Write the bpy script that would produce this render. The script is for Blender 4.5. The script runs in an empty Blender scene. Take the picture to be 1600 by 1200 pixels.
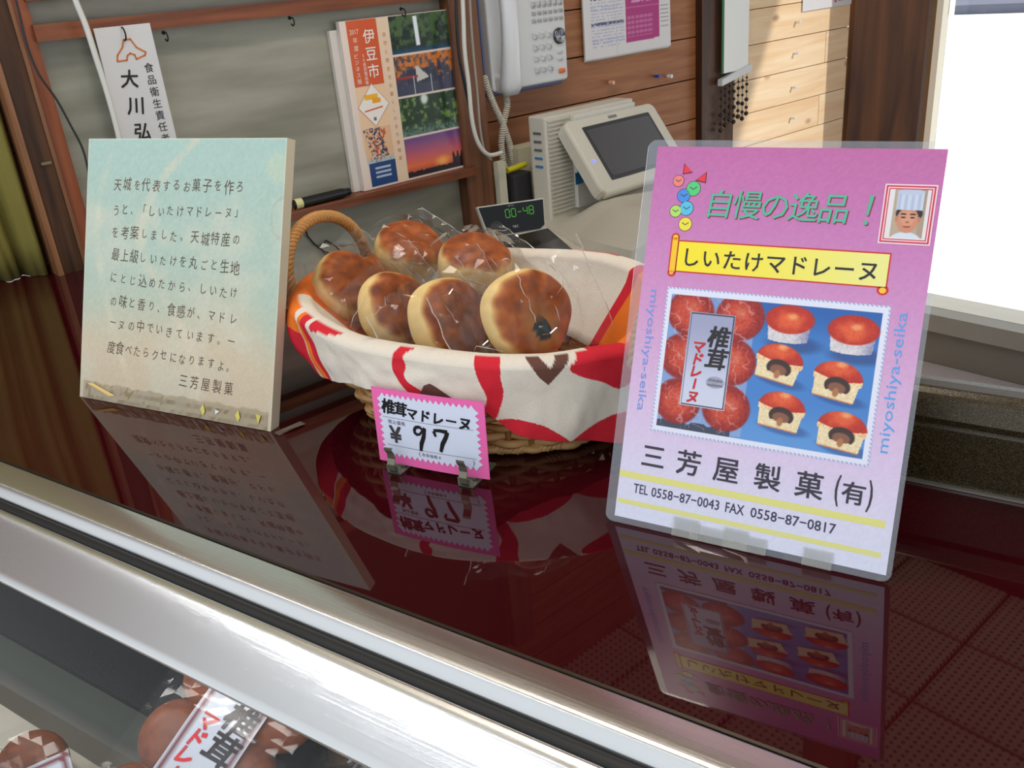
import bpy, math, random
import numpy as np
from mathutils import Vector, Matrix, noise
random.seed(7); rng = np.random.default_rng(7)
S = bpy.context.scene; COL = S.collection
# ------------------------------------------------------------------ camera
FPX = 1405.78; H = .35; K = .8616
Dn = np.array([289.95, 3102.26, FPX]); Dn /= np.linalg.norm(Dn); Zc = -Dn
_r = np.array([1., 0, 0]); _r = _r - Zc*(_r@Zc); _r /= np.linalg.norm(_r); _u = np.cross(Zc, _r)
Xc = -(math.cos(2.56944)*_r + math.sin(2.56944)*_u); Yc = np.cross(Zc, Xc)
M = np.array([Xc, Yc, Zc])                      # camera (right, down, forward) -> world
CAM0 = np.array([0., 0, H])
cd = bpy.data.cameras.new('camera'); cam = bpy.data.objects.new('camera', cd); COL.objects.link(cam)
cd.sensor_fit = 'HORIZONTAL'; cd.sensor_width = 36; cd.lens = 36*FPX/1600; cd.clip_start = .01; cd.clip_end = 200
R3 = Matrix(((M[0][0], -M[0][1], -M[0][2]), (M[1][0], -M[1][1], -M[1][2]), (M[2][0], -M[2][1], -M[2][2])))
cam.matrix_world = Matrix.Translation(Vector(CAM0)) @ R3.to_4x4()
S.camera = cam
# ------------------------------------------------------------------ light
S.view_settings.view_transform = 'Standard'; S.view_settings.look = 'None'
S.view_settings.exposure = 0.0; S.view_settings.gamma = 1.0; S.view_settings.use_curve_mapping = False
wd = bpy.data.worlds.new('sky'); S.world = wd; wd.use_nodes = True
bg = wd.node_tree.nodes['Background']; bg.inputs[0].default_value = (.86, .93, 1, 1); bg.inputs[1].default_value = 1.3
S.cycles.transparent_max_bounces = 32; S.cycles.max_bounces = 10; S.cycles.glossy_bounces = 6
S.cycles.caustics_reflective = False; S.cycles.caustics_refractive = False
CX = np.array([.96140589, -.275134, 0.]); WX = np.array([.275134, .96140589, 0.])   # room axes: across, along the plank wall
def R(c, w, z): return CX*c + WX*w + np.array([0, 0, z])
sd = bpy.data.lights.new('sun', 'SUN'); sd.energy = 8.0; sd.angle = .02; sd.color = (1, .95, .86)
sun = bpy.data.objects.new('sun', sd); COL.objects.link(sun)
_d = Vector(CX*-1.0 - WX*.35 + np.array([0, 0, -.70])); sun.rotation_euler = _d.to_track_quat('-Z', 'Y').to_euler(); sun.location = (1, 2, 4)
ld = bpy.data.lights.new('added_fill_light', 'AREA'); ld.shape = 'RECTANGLE'; ld.size = .9; ld.size_y = .16; ld.energy = 9; ld.color = (1, .93, .82)  # unseen light added to brighten the wall behind the counter
l2 = bpy.data.lights.new('added_case_light', 'AREA'); l2.shape = 'RECTANGLE'; l2.size = 1.6; l2.size_y = .02; l2.energy = 1.6; l2.color = (1, .97, .92)  # hidden light added to brighten the packs inside the case
lo2 = bpy.data.objects.new('added_case_light', l2); COL.objects.link(lo2); lo2.location = (-.7, .272, -.040); lo2.rotation_euler = (math.radians(12), 0, 0)
l3 = bpy.data.lights.new('added_streak_light', 'POINT'); l3.energy = 6; l3.shadow_soft_size = .03; l3.color = (.95, .97, 1)  # unseen point light added for a bright streak on the steel rail
lo3 = bpy.data.objects.new('added_streak_light', l3); COL.objects.link(lo3); lo3.location = (-1.19, .21, 1.262)
lo = bpy.data.objects.new('added_fill_light', ld); COL.objects.link(lo); lo.location = tuple(R(-.7, .72, 1.40)); lo.rotation_euler = (0, 0, math.radians(74.03))

# ------------------------------------------------------------------ helpers
def ray(x, y): return M @ np.array([x-800, y-600, FPX])
def un(x, y, z=0.):
    d = ray(x, y); return CAM0 + d*((z-H)/d[2])
def onp(x, y, P, n):
    d = ray(x, y); n = np.array(n, float); return CAM0 + d*(((np.array(P)-CAM0)@n)/(d@n))
def onc(x, y, c): return onp(x, y, CX*c, CX)
def lin(c):
    c = np.asarray(c, float)/255.; return np.where(c <= .04045, c/12.92, ((c+.055)/1.055)**2.4)
MATS = {}
def mat(name, col, rough=.5, metal=0, spec=.5, var=0, vscale=20, bump=0, bscale=200, trans=0, coat=0, emis=None, estr=1, alpha=1, ior=1.45):
    if name in MATS: return MATS[name]
    m = bpy.data.materials.new(name); m.use_nodes = True; nt = m.node_tree; b = nt.nodes['Principled BSDF']
    c = tuple(lin(col))+(1,)
    b.inputs['Base Color'].default_value = c; b.inputs['Roughness'].default_value = rough; b.inputs['Metallic'].default_value = metal
    b.inputs['Specular IOR Level'].default_value = spec; b.inputs['Transmission Weight'].default_value = trans; b.inputs['IOR'].default_value = ior
    b.inputs['Coat Weight'].default_value = coat; b.inputs['Alpha'].default_value = alpha
    if emis is not None:
        b.inputs['Emission Color'].default_value = tuple(lin(emis))+(1,); b.inputs['Emission Strength'].default_value = estr
    tc = nt.nodes.new('ShaderNodeTexCoord')
    if var:
        n = nt.nodes.new('ShaderNodeTexNoise'); n.inputs['Scale'].default_value = vscale; n.inputs['Detail'].default_value = 5
        nt.links.new(tc.outputs['Object'], n.inputs['Vector'])
        mx = nt.nodes.new('ShaderNodeMix'); mx.data_type = 'RGBA'
        mx.inputs[6].default_value = tuple(np.clip(np.array(c[:3])*(1-var), 0, 1))+(1,); mx.inputs[7].default_value = tuple(np.clip(np.array(c[:3])*(1+var), 0, 1))+(1,)
        nt.links.new(n.outputs['Fac'], mx.inputs[0]); nt.links.new(mx.outputs[2], b.inputs['Base Color'])
    if bump:
        n2 = nt.nodes.new('ShaderNodeTexNoise'); n2.inputs['Scale'].default_value = bscale; n2.inputs['Detail'].default_value = 3
        nt.links.new(tc.outputs['Object'], n2.inputs['Vector'])
        bp_ = nt.nodes.new('ShaderNodeBump'); bp_.inputs['Strength'].default_value = bump; bp_.inputs['Distance'].default_value = .002
        nt.links.new(n2.outputs['Fac'], bp_.inputs['Height']); nt.links.new(bp_.outputs['Normal'], b.inputs['Normal'])
    MATS[name] = m; return m
def wood(name, c1, c2, axis='W', rough=.5, gs=14, stretch=14, knots=0, spec=.4, kscale=5.):
    """grain runs along W (plank wall), C (across) or Z"""
    if name in MATS: return MATS[name]
    m = mat(name, c1, rough, spec=spec); nt = m.node_tree; b = nt.nodes['Principled BSDF']
    tc = [n for n in nt.nodes if n.type == 'TEX_COORD'][0]; gm = nt.nodes.new('ShaderNodeNewGeometry')
    oi = nt.nodes.new('ShaderNodeObjectInfo')
    r1 = nt.nodes.new('ShaderNodeMapping'); r1.inputs['Rotation'].default_value = (0, 0, -math.radians(74.03))
    nt.links.new(gm.outputs['Position'], r1.inputs['Vector'])
    ad = nt.nodes.new('ShaderNodeVectorMath'); ad.operation = 'MULTIPLY_ADD'
    cmb = nt.nodes.new('ShaderNodeCombineXYZ')
    for k in range(3): nt.links.new(oi.outputs['Random'], cmb.inputs[k])
    ad.inputs[1].default_value = (37, 11, 23); nt.links.new(cmb.outputs[0], ad.inputs[0]); nt.links.new(r1.outputs[0], ad.inputs[2])
    r2 = nt.nodes.new('ShaderNodeMapping')
    sc = {'W': (1, stretch, stretch), 'C': (stretch, 1, stretch), 'Z': (stretch, stretch, 1)}[axis]
    r2.inputs['Scale'].default_value = sc; nt.links.new(ad.outputs[0], r2.inputs['Vector'])
    n = nt.nodes.new('ShaderNodeTexNoise'); n.inputs['Scale'].default_value = gs/3; n.inputs['Detail'].default_value = 6; n.inputs['Distortion'].default_value = .6
    nt.links.new(r2.outputs[0], n.inputs['Vector'])
    cr = nt.nodes.new('ShaderNodeValToRGB'); cr.color_ramp.elements[0].position = .32; cr.color_ramp.elements[1].position = .68
    cr.color_ramp.elements[0].color = tuple(lin(c1))+(1,); cr.color_ramp.elements[1].color = tuple(lin(c2))+(1,)
    nt.links.new(n.outputs['Fac'], cr.inputs[0]); last = cr.outputs[0]
    if knots:
        v = nt.nodes.new('ShaderNodeTexVoronoi'); v.inputs['Scale'].default_value = kscale
        m3 = nt.nodes.new('ShaderNodeMapping'); m3.inputs['Scale'].default_value = {'W': (1, 2, 2), 'C': (2, 1, 2), 'Z': (2, 2, 1)}[axis]
        nt.links.new(ad.outputs[0], m3.inputs['Vector']); nt.links.new(m3.outputs[0], v.inputs['Vector'])
        k2 = nt.nodes.new('ShaderNodeValToRGB'); k2.color_ramp.elements[0].position = .05; k2.color_ramp.elements[1].position = .16
        nt.links.new(v.outputs['Distance'], k2.inputs[0])
        mx = nt.nodes.new('ShaderNodeMix'); mx.data_type = 'RGBA'; mx.inputs[6].default_value = tuple(lin(knots))+(1,)
        nt.links.new(k2.outputs[0], mx.inputs[0]); nt.links.new(last, mx.inputs[7]); last = mx.outputs[2]
    nt.links.new(last, b.inputs['Base Color'])
    return m
def vcol(name='printed colours', rough=.6, spec=.3, coat=0, bump=0, bscale=400):
    if name in MATS: return MATS[name]
    m = mat(name, (200, 200, 200), rough, spec=spec, coat=coat, bump=bump, bscale=bscale); nt = m.node_tree
    a = nt.nodes.new('ShaderNodeVertexColor'); a.layer_name = 'Col'
    nt.links.new(a.outputs[0], nt.nodes['Principled BSDF'].inputs['Base Color']); return m
def film(name, haze=.04, hazecol=(235, 235, 235), rough=.06, gl=1.0, tint=(1, 1, 1)):
    """thin clear plastic or glass sheet: see-through with a mirror-like sheen"""
    if name in MATS: return MATS[name]
    m = bpy.data.materials.new(name); m.use_nodes = True; nt = m.node_tree; nt.nodes.clear()
    o = nt.nodes.new('ShaderNodeOutputMaterial'); t = nt.nodes.new('ShaderNodeBsdfTransparent'); t.inputs[0].default_value = tuple(tint)+(1,)
    g = nt.nodes.new('ShaderNodeBsdfGlossy'); g.inputs['Roughness'].default_value = rough; d = nt.nodes.new('ShaderNodeBsdfDiffuse'); d.inputs[0].default_value = tuple(lin(hazecol))+(1,)
    f = nt.nodes.new('ShaderNodeFresnel'); f.inputs[0].default_value = 1.5
    mu = nt.nodes.new('ShaderNodeMath'); mu.operation = 'MULTIPLY'; mu.inputs[1].default_value = gl; mu.use_clamp = True
    m1 = nt.nodes.new('ShaderNodeMixShader'); m2 = nt.nodes.new('ShaderNodeMixShader'); m1.inputs[0].default_value = haze
    nt.links.new(t.outputs[0], m1.inputs[1]); nt.links.new(d.outputs[0], m1.inputs[2])
    nt.links.new(f.outputs[0], mu.inputs[0]); nt.links.new(mu.outputs[0], m2.inputs[0])
    nt.links.new(m1.outputs[0], m2.inputs[1]); nt.links.new(g.outputs[0], m2.inputs[2]); nt.links.new(m2.outputs[0], o.inputs[0])
    MATS[name] = m; return m

WLOC = {}
def mesh(name, V, F, m, cols=None, smooth=False):
    me = bpy.data.meshes.new(name); me.from_pydata([tuple(map(float, v)) for v in V], [], [tuple(map(int, f)) for f in F]); me.materials.append(m)
    if cols is not None:
        ca = me.color_attributes.new('Col', 'FLOAT_COLOR', 'POINT')
        a = np.ones((len(V), 4), np.float32); a[:, :3] = cols; ca.data.foreach_set('color', a.ravel())
    if smooth: me.polygons.foreach_set('use_smooth', [True]*len(me.polygons))
    me.update(); return me
def obj(name, V, F, m, parent=None, cols=None, smooth=False, local=False, fixn=False):
    V = np.asarray(V, float)
    if parent is not None: org = np.zeros(3) if local else WLOC[parent.name]
    elif local: org = np.zeros(3)
    else: org = np.array([(V[:, 0].min()+V[:, 0].max())/2, (V[:, 1].min()+V[:, 1].max())/2, V[:, 2].min()])
    me = mesh(name, V-org, F, m, cols, smooth)
    if fixn:
        import bmesh
        bm = bmesh.new(); bm.from_mesh(me); bmesh.ops.recalc_face_normals(bm, faces=bm.faces); bm.to_mesh(me); bm.free()
    o = bpy.data.objects.new(name, me); COL.objects.link(o)
    if parent is not None: o.parent = parent; WLOC[o.name] = org
    else: o.location = org; WLOC[o.name] = org
    return o
def empty(name, loc, label, cat, group=None, mtx=None):
    o = bpy.data.objects.new(name, None); COL.objects.link(o); o.empty_display_size = .02
    if mtx is not None: o.matrix_world = mtx
    else: o.location = tuple(loc)
    WLOC[o.name] = np.array(loc, float); tag(o, label, cat, group); return o
def tag(o, label=None, cat=None, group=None, kind=None):
    if label: o['label'] = label
    if cat: o['category'] = cat
    if group: o['group'] = group
    if kind: o['kind'] = kind
    return o
def struct(o): o['kind'] = 'structure'; return o
class G:
    """geometry accumulator, world coordinates"""
    def __init__(s): s.V = []; s.F = []; s.C = []; s.n = 0
    def add(s, V, F, col=None):
        V = [np.asarray(v, float) for v in V]; s.V += V; s.F += [tuple(i+s.n for i in f) for f in F]; s.n += len(V)
        if col is not None:
            c = lin(col); s.C += [c]*len(V) if c.ndim == 1 else list(c)
        return s
    def hexa(s, P, col=None):      # 8 corners: bottom 4, top 4
        return s.add(P, [(3, 2, 1, 0), (4, 5, 6, 7), (0, 1, 5, 4), (1, 2, 6, 5), (2, 3, 7, 6), (3, 0, 4, 7)], col)
    def box(s, c0, c1, w0, w1, z0, z1, f=R, col=None):
        return s.hexa([f(c0, w0, z0), f(c1, w0, z0), f(c1, w1, z0), f(c0, w1, z0), f(c0, w0, z1), f(c1, w0, z1), f(c1, w1, z1), f(c0, w1, z1)], col)
    def tube(s, pts, r, n=8, closed=False, col=None, flat=None):
        P = [np.asarray(p, float) for p in pts]; N = len(P); base = s.n; V = []; F = []
        up = None
        for i in range(N):
            a = P[(i-1) % N] if (closed or i > 0) else P[i]; b = P[(i+1) % N] if (closed or i < N-1) else P[i]
            t = b-a; t /= (np.linalg.norm(t)+1e-12)
            if up is None:
                up = np.array([0, 0, 1.]) if abs(t[2]) < .9 else np.array([1., 0, 0])
            sd_ = np.cross(t, up); sd_ /= (np.linalg.norm(sd_)+1e-12); up = np.cross(sd_, t)
            rr = r[i] if hasattr(r, '__len__') else r
            for k in range(n):
                q = 2*math.pi*k/n; V.append(P[i]+sd_*rr*math.cos(q)+up*rr*math.sin(q)*(flat or 1))
        for i in range(N if closed else N-1):
            for k in range(n):
                F.append((i*n+k, i*n+(k+1) % n, ((i+1) % N)*n+(k+1) % n, ((i+1) % N)*n+k))
        if not closed: F.append(tuple(range(n))[::-1]); F.append(tuple((N-1)*n+k for k in range(n)))
        return s.add(V, F, col)
    def prism(s, poly, axis, f=None):   # poly list of 3D points, extruded along vector axis
        n = len(poly); V = [np.asarray(p, float) for p in poly]+[np.asarray(p, float)+axis for p in poly]
        F = [tuple(range(n))[::-1], tuple(range(n, 2*n))]+[(i, (i+1) % n, (i+1) % n+n, i+n) for i in range(n)]
        return s.add(V, F)
    def lathe(s, prof, c, ax, n=24, col=None):
        ax = np.asarray(ax, float); ax /= np.linalg.norm(ax); a = np.cross(ax, [0, 0, 1.] if abs(ax[2]) < .9 else [1., 0, 0]); a /= np.linalg.norm(a); b = np.cross(ax, a)
        V = [np.asarray(c)+ax*h+(a*math.cos(2*math.pi*k/n)+b*math.sin(2*math.pi*k/n))*r for r, h in prof for k in range(n)]
        F = [(i*n+k, i*n+(k+1) % n, (i+1)*n+(k+1) % n, (i+1)*n+k) for i in range(len(prof)-1) for k in range(n)]
        F += [tuple(range(n))[::-1], tuple((len(prof)-1)*n+k for k in range(n))]
        return s.add(V, F, col)
    def obj(s, name, m, parent=None, smooth=False, fixn=True, local=False):
        return obj(name, s.V, s.F, m, parent, cols=np.array(s.C) if s.C else None, smooth=smooth, fixn=fixn, local=local)
def rbox(c0, c1, w0, w1, z0, z1, r, f=R, seg=3, topr=None):
    """box with rounded vertical edges and softened top"""
    g = G(); out = []
    for cx, cy, a0 in ((c1-r, w1-r, 0), (c0+r, w1-r, 90), (c0+r, w0+r, 180), (c1-r, w0+r, 270)):
        for k in range(seg+1):
            a = math.radians(a0+90*k/seg); out.append((cx, cy, math.cos(a), math.sin(a)))
    t = topr if topr is not None else r*.5; rings = [(z0, r), (z1-t, r), (z1-t*.3, r-t*.3), (z1, r-t)]
    n = len(out); V = []; F = []
    for z, rr in rings:
        for cx, cy, a, b in out: V.append(f(cx+a*rr, cy+b*rr, z))
    for i in range(len(rings)-1):
        for k in range(n): F.append((i*n+k, i*n+(k+1) % n, (i+1)*n+(k+1) % n, (i+1)*n+k))
    F.append(tuple(range(n))[::-1]); F.append(tuple((len(rings)-1)*n+k for k in range(n)))
    return g.add(V, F)
_tc = {}
def glyphs(s, off=0., shear=0.):
    k = (s, off, shear)
    if k in _tc: return _tc[k]
    cu = bpy.data.curves.new('t', 'FONT'); cu.body = s; cu.size = 1; cu.offset = off; cu.shear = shear; cu.resolution_u = 2; cu.fill_mode = 'FRONT'
    o = bpy.data.objects.new('t', cu); COL.objects.link(o); bpy.context.view_layer.update()
    me = o.evaluated_get(bpy.context.evaluated_depsgraph_get()).to_mesh()
    V = np.array([v.co[:2] for v in me.vertices]).reshape(-1, 2); F = [tuple(p.vertices) for p in me.polygons]
    o.to_mesh_clear(); bpy.data.objects.remove(o); bpy.data.curves.remove(cu)
    _tc[k] = (V, F); return V, F
class Board:
    """flat printed thing: u right, v up, n to the viewer (world); lays thin ink layers on itself"""
    def __init__(s, o, e, up, scale=1.0):
        s.o = np.asarray(o, float); s.e = np.asarray(e, float); s.up = np.asarray(up, float); s.n = np.cross(s.e, s.up); s.s = scale; s.g = G(); s.bend = None
    def P(s, u, v, d=0.):
        if s.bend: d = d+s.bend(u, v)
        return s.o+s.e*(u*s.s)+s.up*(v*s.s)+s.n*(d*s.s)
    def lay(s, V2, F, col, d): s.g.add([s.P(u, v, d) for u, v in V2], F, col); return s
    def rect(s, u0, u1, v0, v1, col, d): return s.lay([(u0, v0), (u1, v0), (u1, v1), (u0, v1)], [(0, 1, 2, 3)], col, d)
    def poly(s, pts, col, d): return s.lay(pts, [tuple(range(len(pts)))], col, d)
    def disc(s, u, v, ru, rv, col, d, n=20, a0=0, a1=360):
        return s.poly([(u+ru*math.cos(math.radians(a0+(a1-a0)*k/n)), v+rv*math.sin(math.radians(a0+(a1-a0)*k/n))) for k in range(n+(a1-a0 < 360))], col, d)
    def line(s, pts, w, col, d):
        for (a, b), (c, e_) in zip(pts[:-1], pts[1:]):
            t = np.array([c-a, e_-b], float); L = np.linalg.norm(t)
            if L < 1e-9: continue
            t /= L; q = np.array([-t[1], t[0]])*w/2; A = np.array([a, b])-t*w*.3; B = np.array([c, e_])+t*w*.3
            s.poly([tuple(A-q), tuple(B-q), tuple(B+q), tuple(A+q)], col, d)
        return s
    def text(s, t, u0, u1, v0, v1, col, d, off=0., shear=0., rot=0., refbox=None):
        if off > 0:
            q = off*(v1-v0)*.8
            for z_, (a, b_) in enumerate(((-1, -1), (1, -1), (1, 1), (-1, 1))): s.text(t, u0+a*q, u1+a*q, v0+b_*q, v1+b_*q, col, d+.03*z_, 0., shear, rot)
            return s
        V, F = glyphs(t, off, shear)
        if len(V) == 0: return s
        mn = V.min(0); mx = V.max(0); sz = np.maximum(mx-mn, 1e-6); cu, cv = (u0+u1)/2, (v0+v1)/2
        Q = (V-mn)/sz-.5; Q = Q*[u1-u0, v1-v0]
        if rot: a = math.radians(rot); Q = Q @ np.array([[math.cos(a), math.sin(a)], [-math.sin(a), math.cos(a)]])
        return s.lay([(cu+x, cv+y) for x, y in Q], F, col, d)
    def char(s, ch, u, v, size, col, d, off=0., shear=0., rot=0., sx=1.):
        """one glyph at its natural place in an em box centred at u,v; heavier strokes by several strikes"""
        if off > 0:
            for q, (a, b_) in enumerate(((-1, -1), (1, -1), (1, 1), (-1, 1))): s.char(ch, u+a*off*size*.75, v+b_*off*size*.75, size, col, d+.03*q, 0., shear, rot, sx)
            off = 0.; d += .12
        V, F = glyphs(ch, off, shear)
        if len(V) == 0: return s
        Q = (V-np.array([.5 if ord(ch) > 255 else .28, .36]))*[size*sx, size]
        a = math.radians(rot); Q = Q @ np.array([[math.cos(a), math.sin(a)], [-math.sin(a), math.cos(a)]])
        return s.lay([(u+x, v+y) for x, y in Q], F, col, d)
    def grid(s, u0, u1, v0, v1, nu, nv, fn, d):
        U, Vv = np.meshgrid(np.linspace(u0, u1, nu), np.linspace(v0, v1, nv)); U = U.ravel(); Vv = Vv.ravel()
        c = np.clip(fn(U, Vv), 0, 255); i = np.arange((nu-1)*(nv-1)); a = (i//(nu-1))*nu+i % (nu-1)
        return s.lay(list(zip(U, Vv)), [tuple(q) for q in np.stack([a, a+1, a+nu+1, a+nu], 1)], c, d)
    def obj(s, name, m, parent=None):
        o = s.g.obj(name, m, parent, fixn=False); s.g = G(); return o
def nz(U, V, sc, seed=0):   # cheap smooth value noise
    x = np.asarray(U)*sc+seed*17.3; y = np.asarray(V)*sc+seed*7.7; xi = np.floor(x); yi = np.floor(y); fx = x-xi; fy = y-yi; fx = fx*fx*(3-2*fx); fy = fy*fy*(3-2*fy)
    def h(a, b): q = np.sin(a*127.1+b*311.7+seed*3.1)*43758.5453; return q-np.floor(q)
    return (h(xi, yi)*(1-fx)+h(xi+1, yi)*fx)*(1-fy)+(h(xi, yi+1)*(1-fx)+h(xi+1, yi+1)*fx)*fy
def mixc(A, B, t): t = np.clip(np.asarray(t), 0, 1)[:, None]; return A*(1-t)+np.asarray(B, float)*t
def sm(x, a, b): t = np.clip((x-a)/(b-a), 0, 1); return t*t*(3-2*t)

STEEL = mat('brushed steel', (206, 205, 203), .28, metal=1)
_nt = STEEL.node_tree; _b = _nt.nodes['Principled BSDF']; _tc2 = [n for n in _nt.nodes if n.type == 'TEX_COORD'][0]
_mp = _nt.nodes.new('ShaderNodeMapping'); _mp.inputs['Scale'].default_value = (4, 900, 900); _nz = _nt.nodes.new('ShaderNodeTexNoise'); _nz.inputs['Scale'].default_value = 1; _nz.inputs['Detail'].default_value = 4
_nt.links.new(_tc2.outputs['Object'], _mp.inputs[0]); _nt.links.new(_mp.outputs[0], _nz.inputs['Vector'])
_bp = _nt.nodes.new('ShaderNodeBump'); _bp.inputs['Strength'].default_value = .12; _bp.inputs['Distance'].default_value = .0005
_nt.links.new(_nz.outputs['Fac'], _bp.inputs['Height']); _nt.links.new(_bp.outputs[0], _b.inputs['Normal']); _b.inputs['Anisotropic'].default_value = .92; _b.inputs['Roughness'].default_value = .26
_tg = _nt.nodes.new('ShaderNodeCombineXYZ'); _tg.inputs[0].default_value = 1.0; _tg.inputs[1].default_value = .0001; _nt.links.new(_tg.outputs[0], _b.inputs['Tangent'])
INK = vcol('printed ink', .5, .3); GLOSSINK = vcol('glossy print', .22, .5)
BLACKP = mat('black plastic', (22, 22, 24), .3); BEIGE = mat('beige casing plastic', (205, 200, 186), .45, var=.04, bump=.05)
WHITEP = mat('white plastic', (214, 216, 218), .35); GREYP = mat('grey plastic', (120, 122, 124), .4)
CLEAR = film('clear film', haze=.03, rough=.05, gl=1.0)
PANE = film('window glass', haze=.0, rough=.0, gl=.7)

# ================================================================== THE SETTING
HC = 1.476; FL = -1.05; CW = -1.53; WW = 2.68
fg = G().box(-3.2, 2.6, -2.2, WW, FL-.05, FL); struct(fg.obj('floor', mat('grey concrete floor', (132, 126, 118), .6, var=.15, vscale=6)))
# ceiling of perforated square tiles
perf = mat('perforated ceiling board', (222, 206, 184), .8)
nt = perf.node_tree; b = nt.nodes['Principled BSDF']; gm = nt.nodes.new('ShaderNodeNewGeometry'); mp = nt.nodes.new('ShaderNodeMapping')
mp.inputs['Rotation'].default_value = (0, 0, -math.radians(74.03)); nt.links.new(gm.outputs['Position'], mp.inputs[0])
sc_ = nt.nodes.new('ShaderNodeVectorMath'); sc_.operation = 'SCALE'; sc_.inputs['Scale'].default_value = 1/.0202; nt.links.new(mp.outputs[0], sc_.inputs[0])
fr = nt.nodes.new('ShaderNodeVectorMath'); fr.operation = 'FRACTION'; nt.links.new(sc_.outputs[0], fr.inputs[0])
sb = nt.nodes.new('ShaderNodeVectorMath'); sb.operation = 'SUBTRACT'; sb.inputs[1].default_value = (.5, .5, 0); nt.links.new(fr.outputs[0], sb.inputs[0])
ml = nt.nodes.new('ShaderNodeVectorMath'); ml.operation = 'MULTIPLY'; ml.inputs[1].default_value = (1, 1, 0); nt.links.new(sb.outputs[0], ml.inputs[0])
le = nt.nodes.new('ShaderNodeVectorMath'); le.operation = 'LENGTH'; nt.links.new(ml.outputs[0], le.inputs[0])
ra = nt.nodes.new('ShaderNodeValToRGB'); ra.color_ramp.elements[0].position = .2; ra.color_ramp.elements[0].color = tuple(lin((70, 55, 42)))+(1,)
ra.color_ramp.elements[1].position = .27; ra.color_ramp.elements[1].color = tuple(lin((222, 206, 184)))+(1,); nt.links.new(le.outputs['Value'], ra.inputs[0]); nt.links.new(ra.outputs[0], b.inputs['Base Color'])
cb = struct(G().box(CW-.02, 2.9, .12, WW+.05, HC+.006, HC+.06).obj('ceiling', mat('ceiling backing', (60, 44, 34), .9)))
tile_me = None; T = .3035; ti = 0
for i in range(15):
    for j in range(9):
        c0 = -.765+(i-3)*T-.0; w0 = 2.487-(j+1)*T
        c1 = c0+T-.011; w1 = w0+T-.011
        c0b = max(c0, CW)
        if c1 < CW+.02 or w0 < .05: continue
        g = G().box(c0b, c1, w0, w1, HC-.006, HC+.006)
        if c0b != c0 or tile_me is None:
            o = g.obj('ceiling_tile', perf, cb)
            if c0b == c0: tile_me = (o.data, c0, w0)
        else:
            o = bpy.data.objects.new('ceiling_tile', tile_me[0]); COL.objects.link(o); o.parent = cb
            o.location = tuple(R(c0-tile_me[1], w0-tile_me[2], 0))
struct(G().box(CW, 2.9, 2.49, 2.53, HC-.07, HC+.005).obj('trim_1', wood('ceiling beam wood', (58, 36, 22), (84, 54, 34), 'C')))
# plank wall
wl = struct(G().box(CW-.06, CW-.012, .31, 1.97, FL, HC).obj('wall_left', mat('dark gap', (30, 18, 10), .9)))
BRW = wood('varnished brown planks', (136, 82, 48), (164, 108, 68), 'W', .42, knots=(86, 44, 22), kscale=3)
pm = None; PH = .0998
for k in range(-11, 14):
    z0 = .0735+k*PH
    if z0+PH > HC: z1 = HC
    else: z1 = z0+PH-.003
    if z0 < FL: continue
    g = G().box(CW-.012, CW, .31, 1.94, z0, z1)
    if pm is None or z1 == HC: o = g.obj('plank', BRW, wl); pm = (o.data, z0) if pm is None else pm
    else:
        o = bpy.data.objects.new('plank', pm[0]); COL.objects.link(o); o.parent = wl; o.location = (0, 0, z0-pm[1])
_cl = empty('added_ceiling_fixture', R(-.7, .72, 1.41), 'added unseen white ceiling fixture, fill light above the counter', 'added light')  # added fixture for the fill light, out of view
G().box(-.80, -.60, .25, 1.19, 1.425, HC-.007).obj('housing', mat('added fixture housing', (225, 225, 220), .5), _cl)
_bu = empty('added_bulb', (-1.19, .21, 1.30), 'added unseen bare bulb at the left, for a streak on the steel', 'added lamp')  # added bulb, out of view, goes with the streak light
G().lathe([(.002, 0), (.018, .008), (.026, .03), (.02, .055), (.013, .07), (.013, .095)], np.array([-1.19, .21, 1.30]), (0, 0, 1), 16).obj('bulb', mat('added bulb glow', (255, 255, 250), .3, emis=(240, 246, 255), estr=12), _bu, smooth=True)
G().tube([(-1.19, .21, 1.39), (-1.19, .21, HC+.3)], .003, 6).obj('flex', mat('added bulb flex', (20, 20, 20), .5), _bu)
# corner posts
DKW = wood('dark stained wood', (44, 24, 14), (78, 44, 26), 'Z', .4)
struct(G().box(CW-.06, CW+.02, 1.94, 2.0, FL, HC).obj('trim_2', DKW))
struct(G().box(CW-.06, CW+.012, 2.0, 2.085, FL, HC).obj('trim_3', wood('greyed brown post', (70, 50, 40), (104, 78, 62), 'Z', .6)))
# pale plank wall, boards with butt joints
wb = struct(G().box(CW-.06, CW-.012, 2.085, WW, FL, HC).obj('wall_back', mat('pale gap', (150, 110, 70), .9)))
PLW = wood('pale new pine planks', (240, 204, 162), (252, 228, 194), 'W', .6, gs=10, knots=(150, 96, 60), kscale=6)
joints = [2.50, 2.46, 2.56, 2.49]
for k in range(-11, 16):
    z0 = .039+k*.0888; z1 = z0+.0866
    if z0 < FL or z1 > HC: continue
    jn = 2.545 if k % 2 == 0 else None
    segs = [(2.085, WW)] if (k % 2) else [(2.085, 2.545-.02*(k % 3)), (2.548-.02*(k % 3), WW)]
    for a, b_ in segs: G().box(CW-.012, CW, a, b_, z0, z1).obj('plank', PLW, wb)
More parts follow.
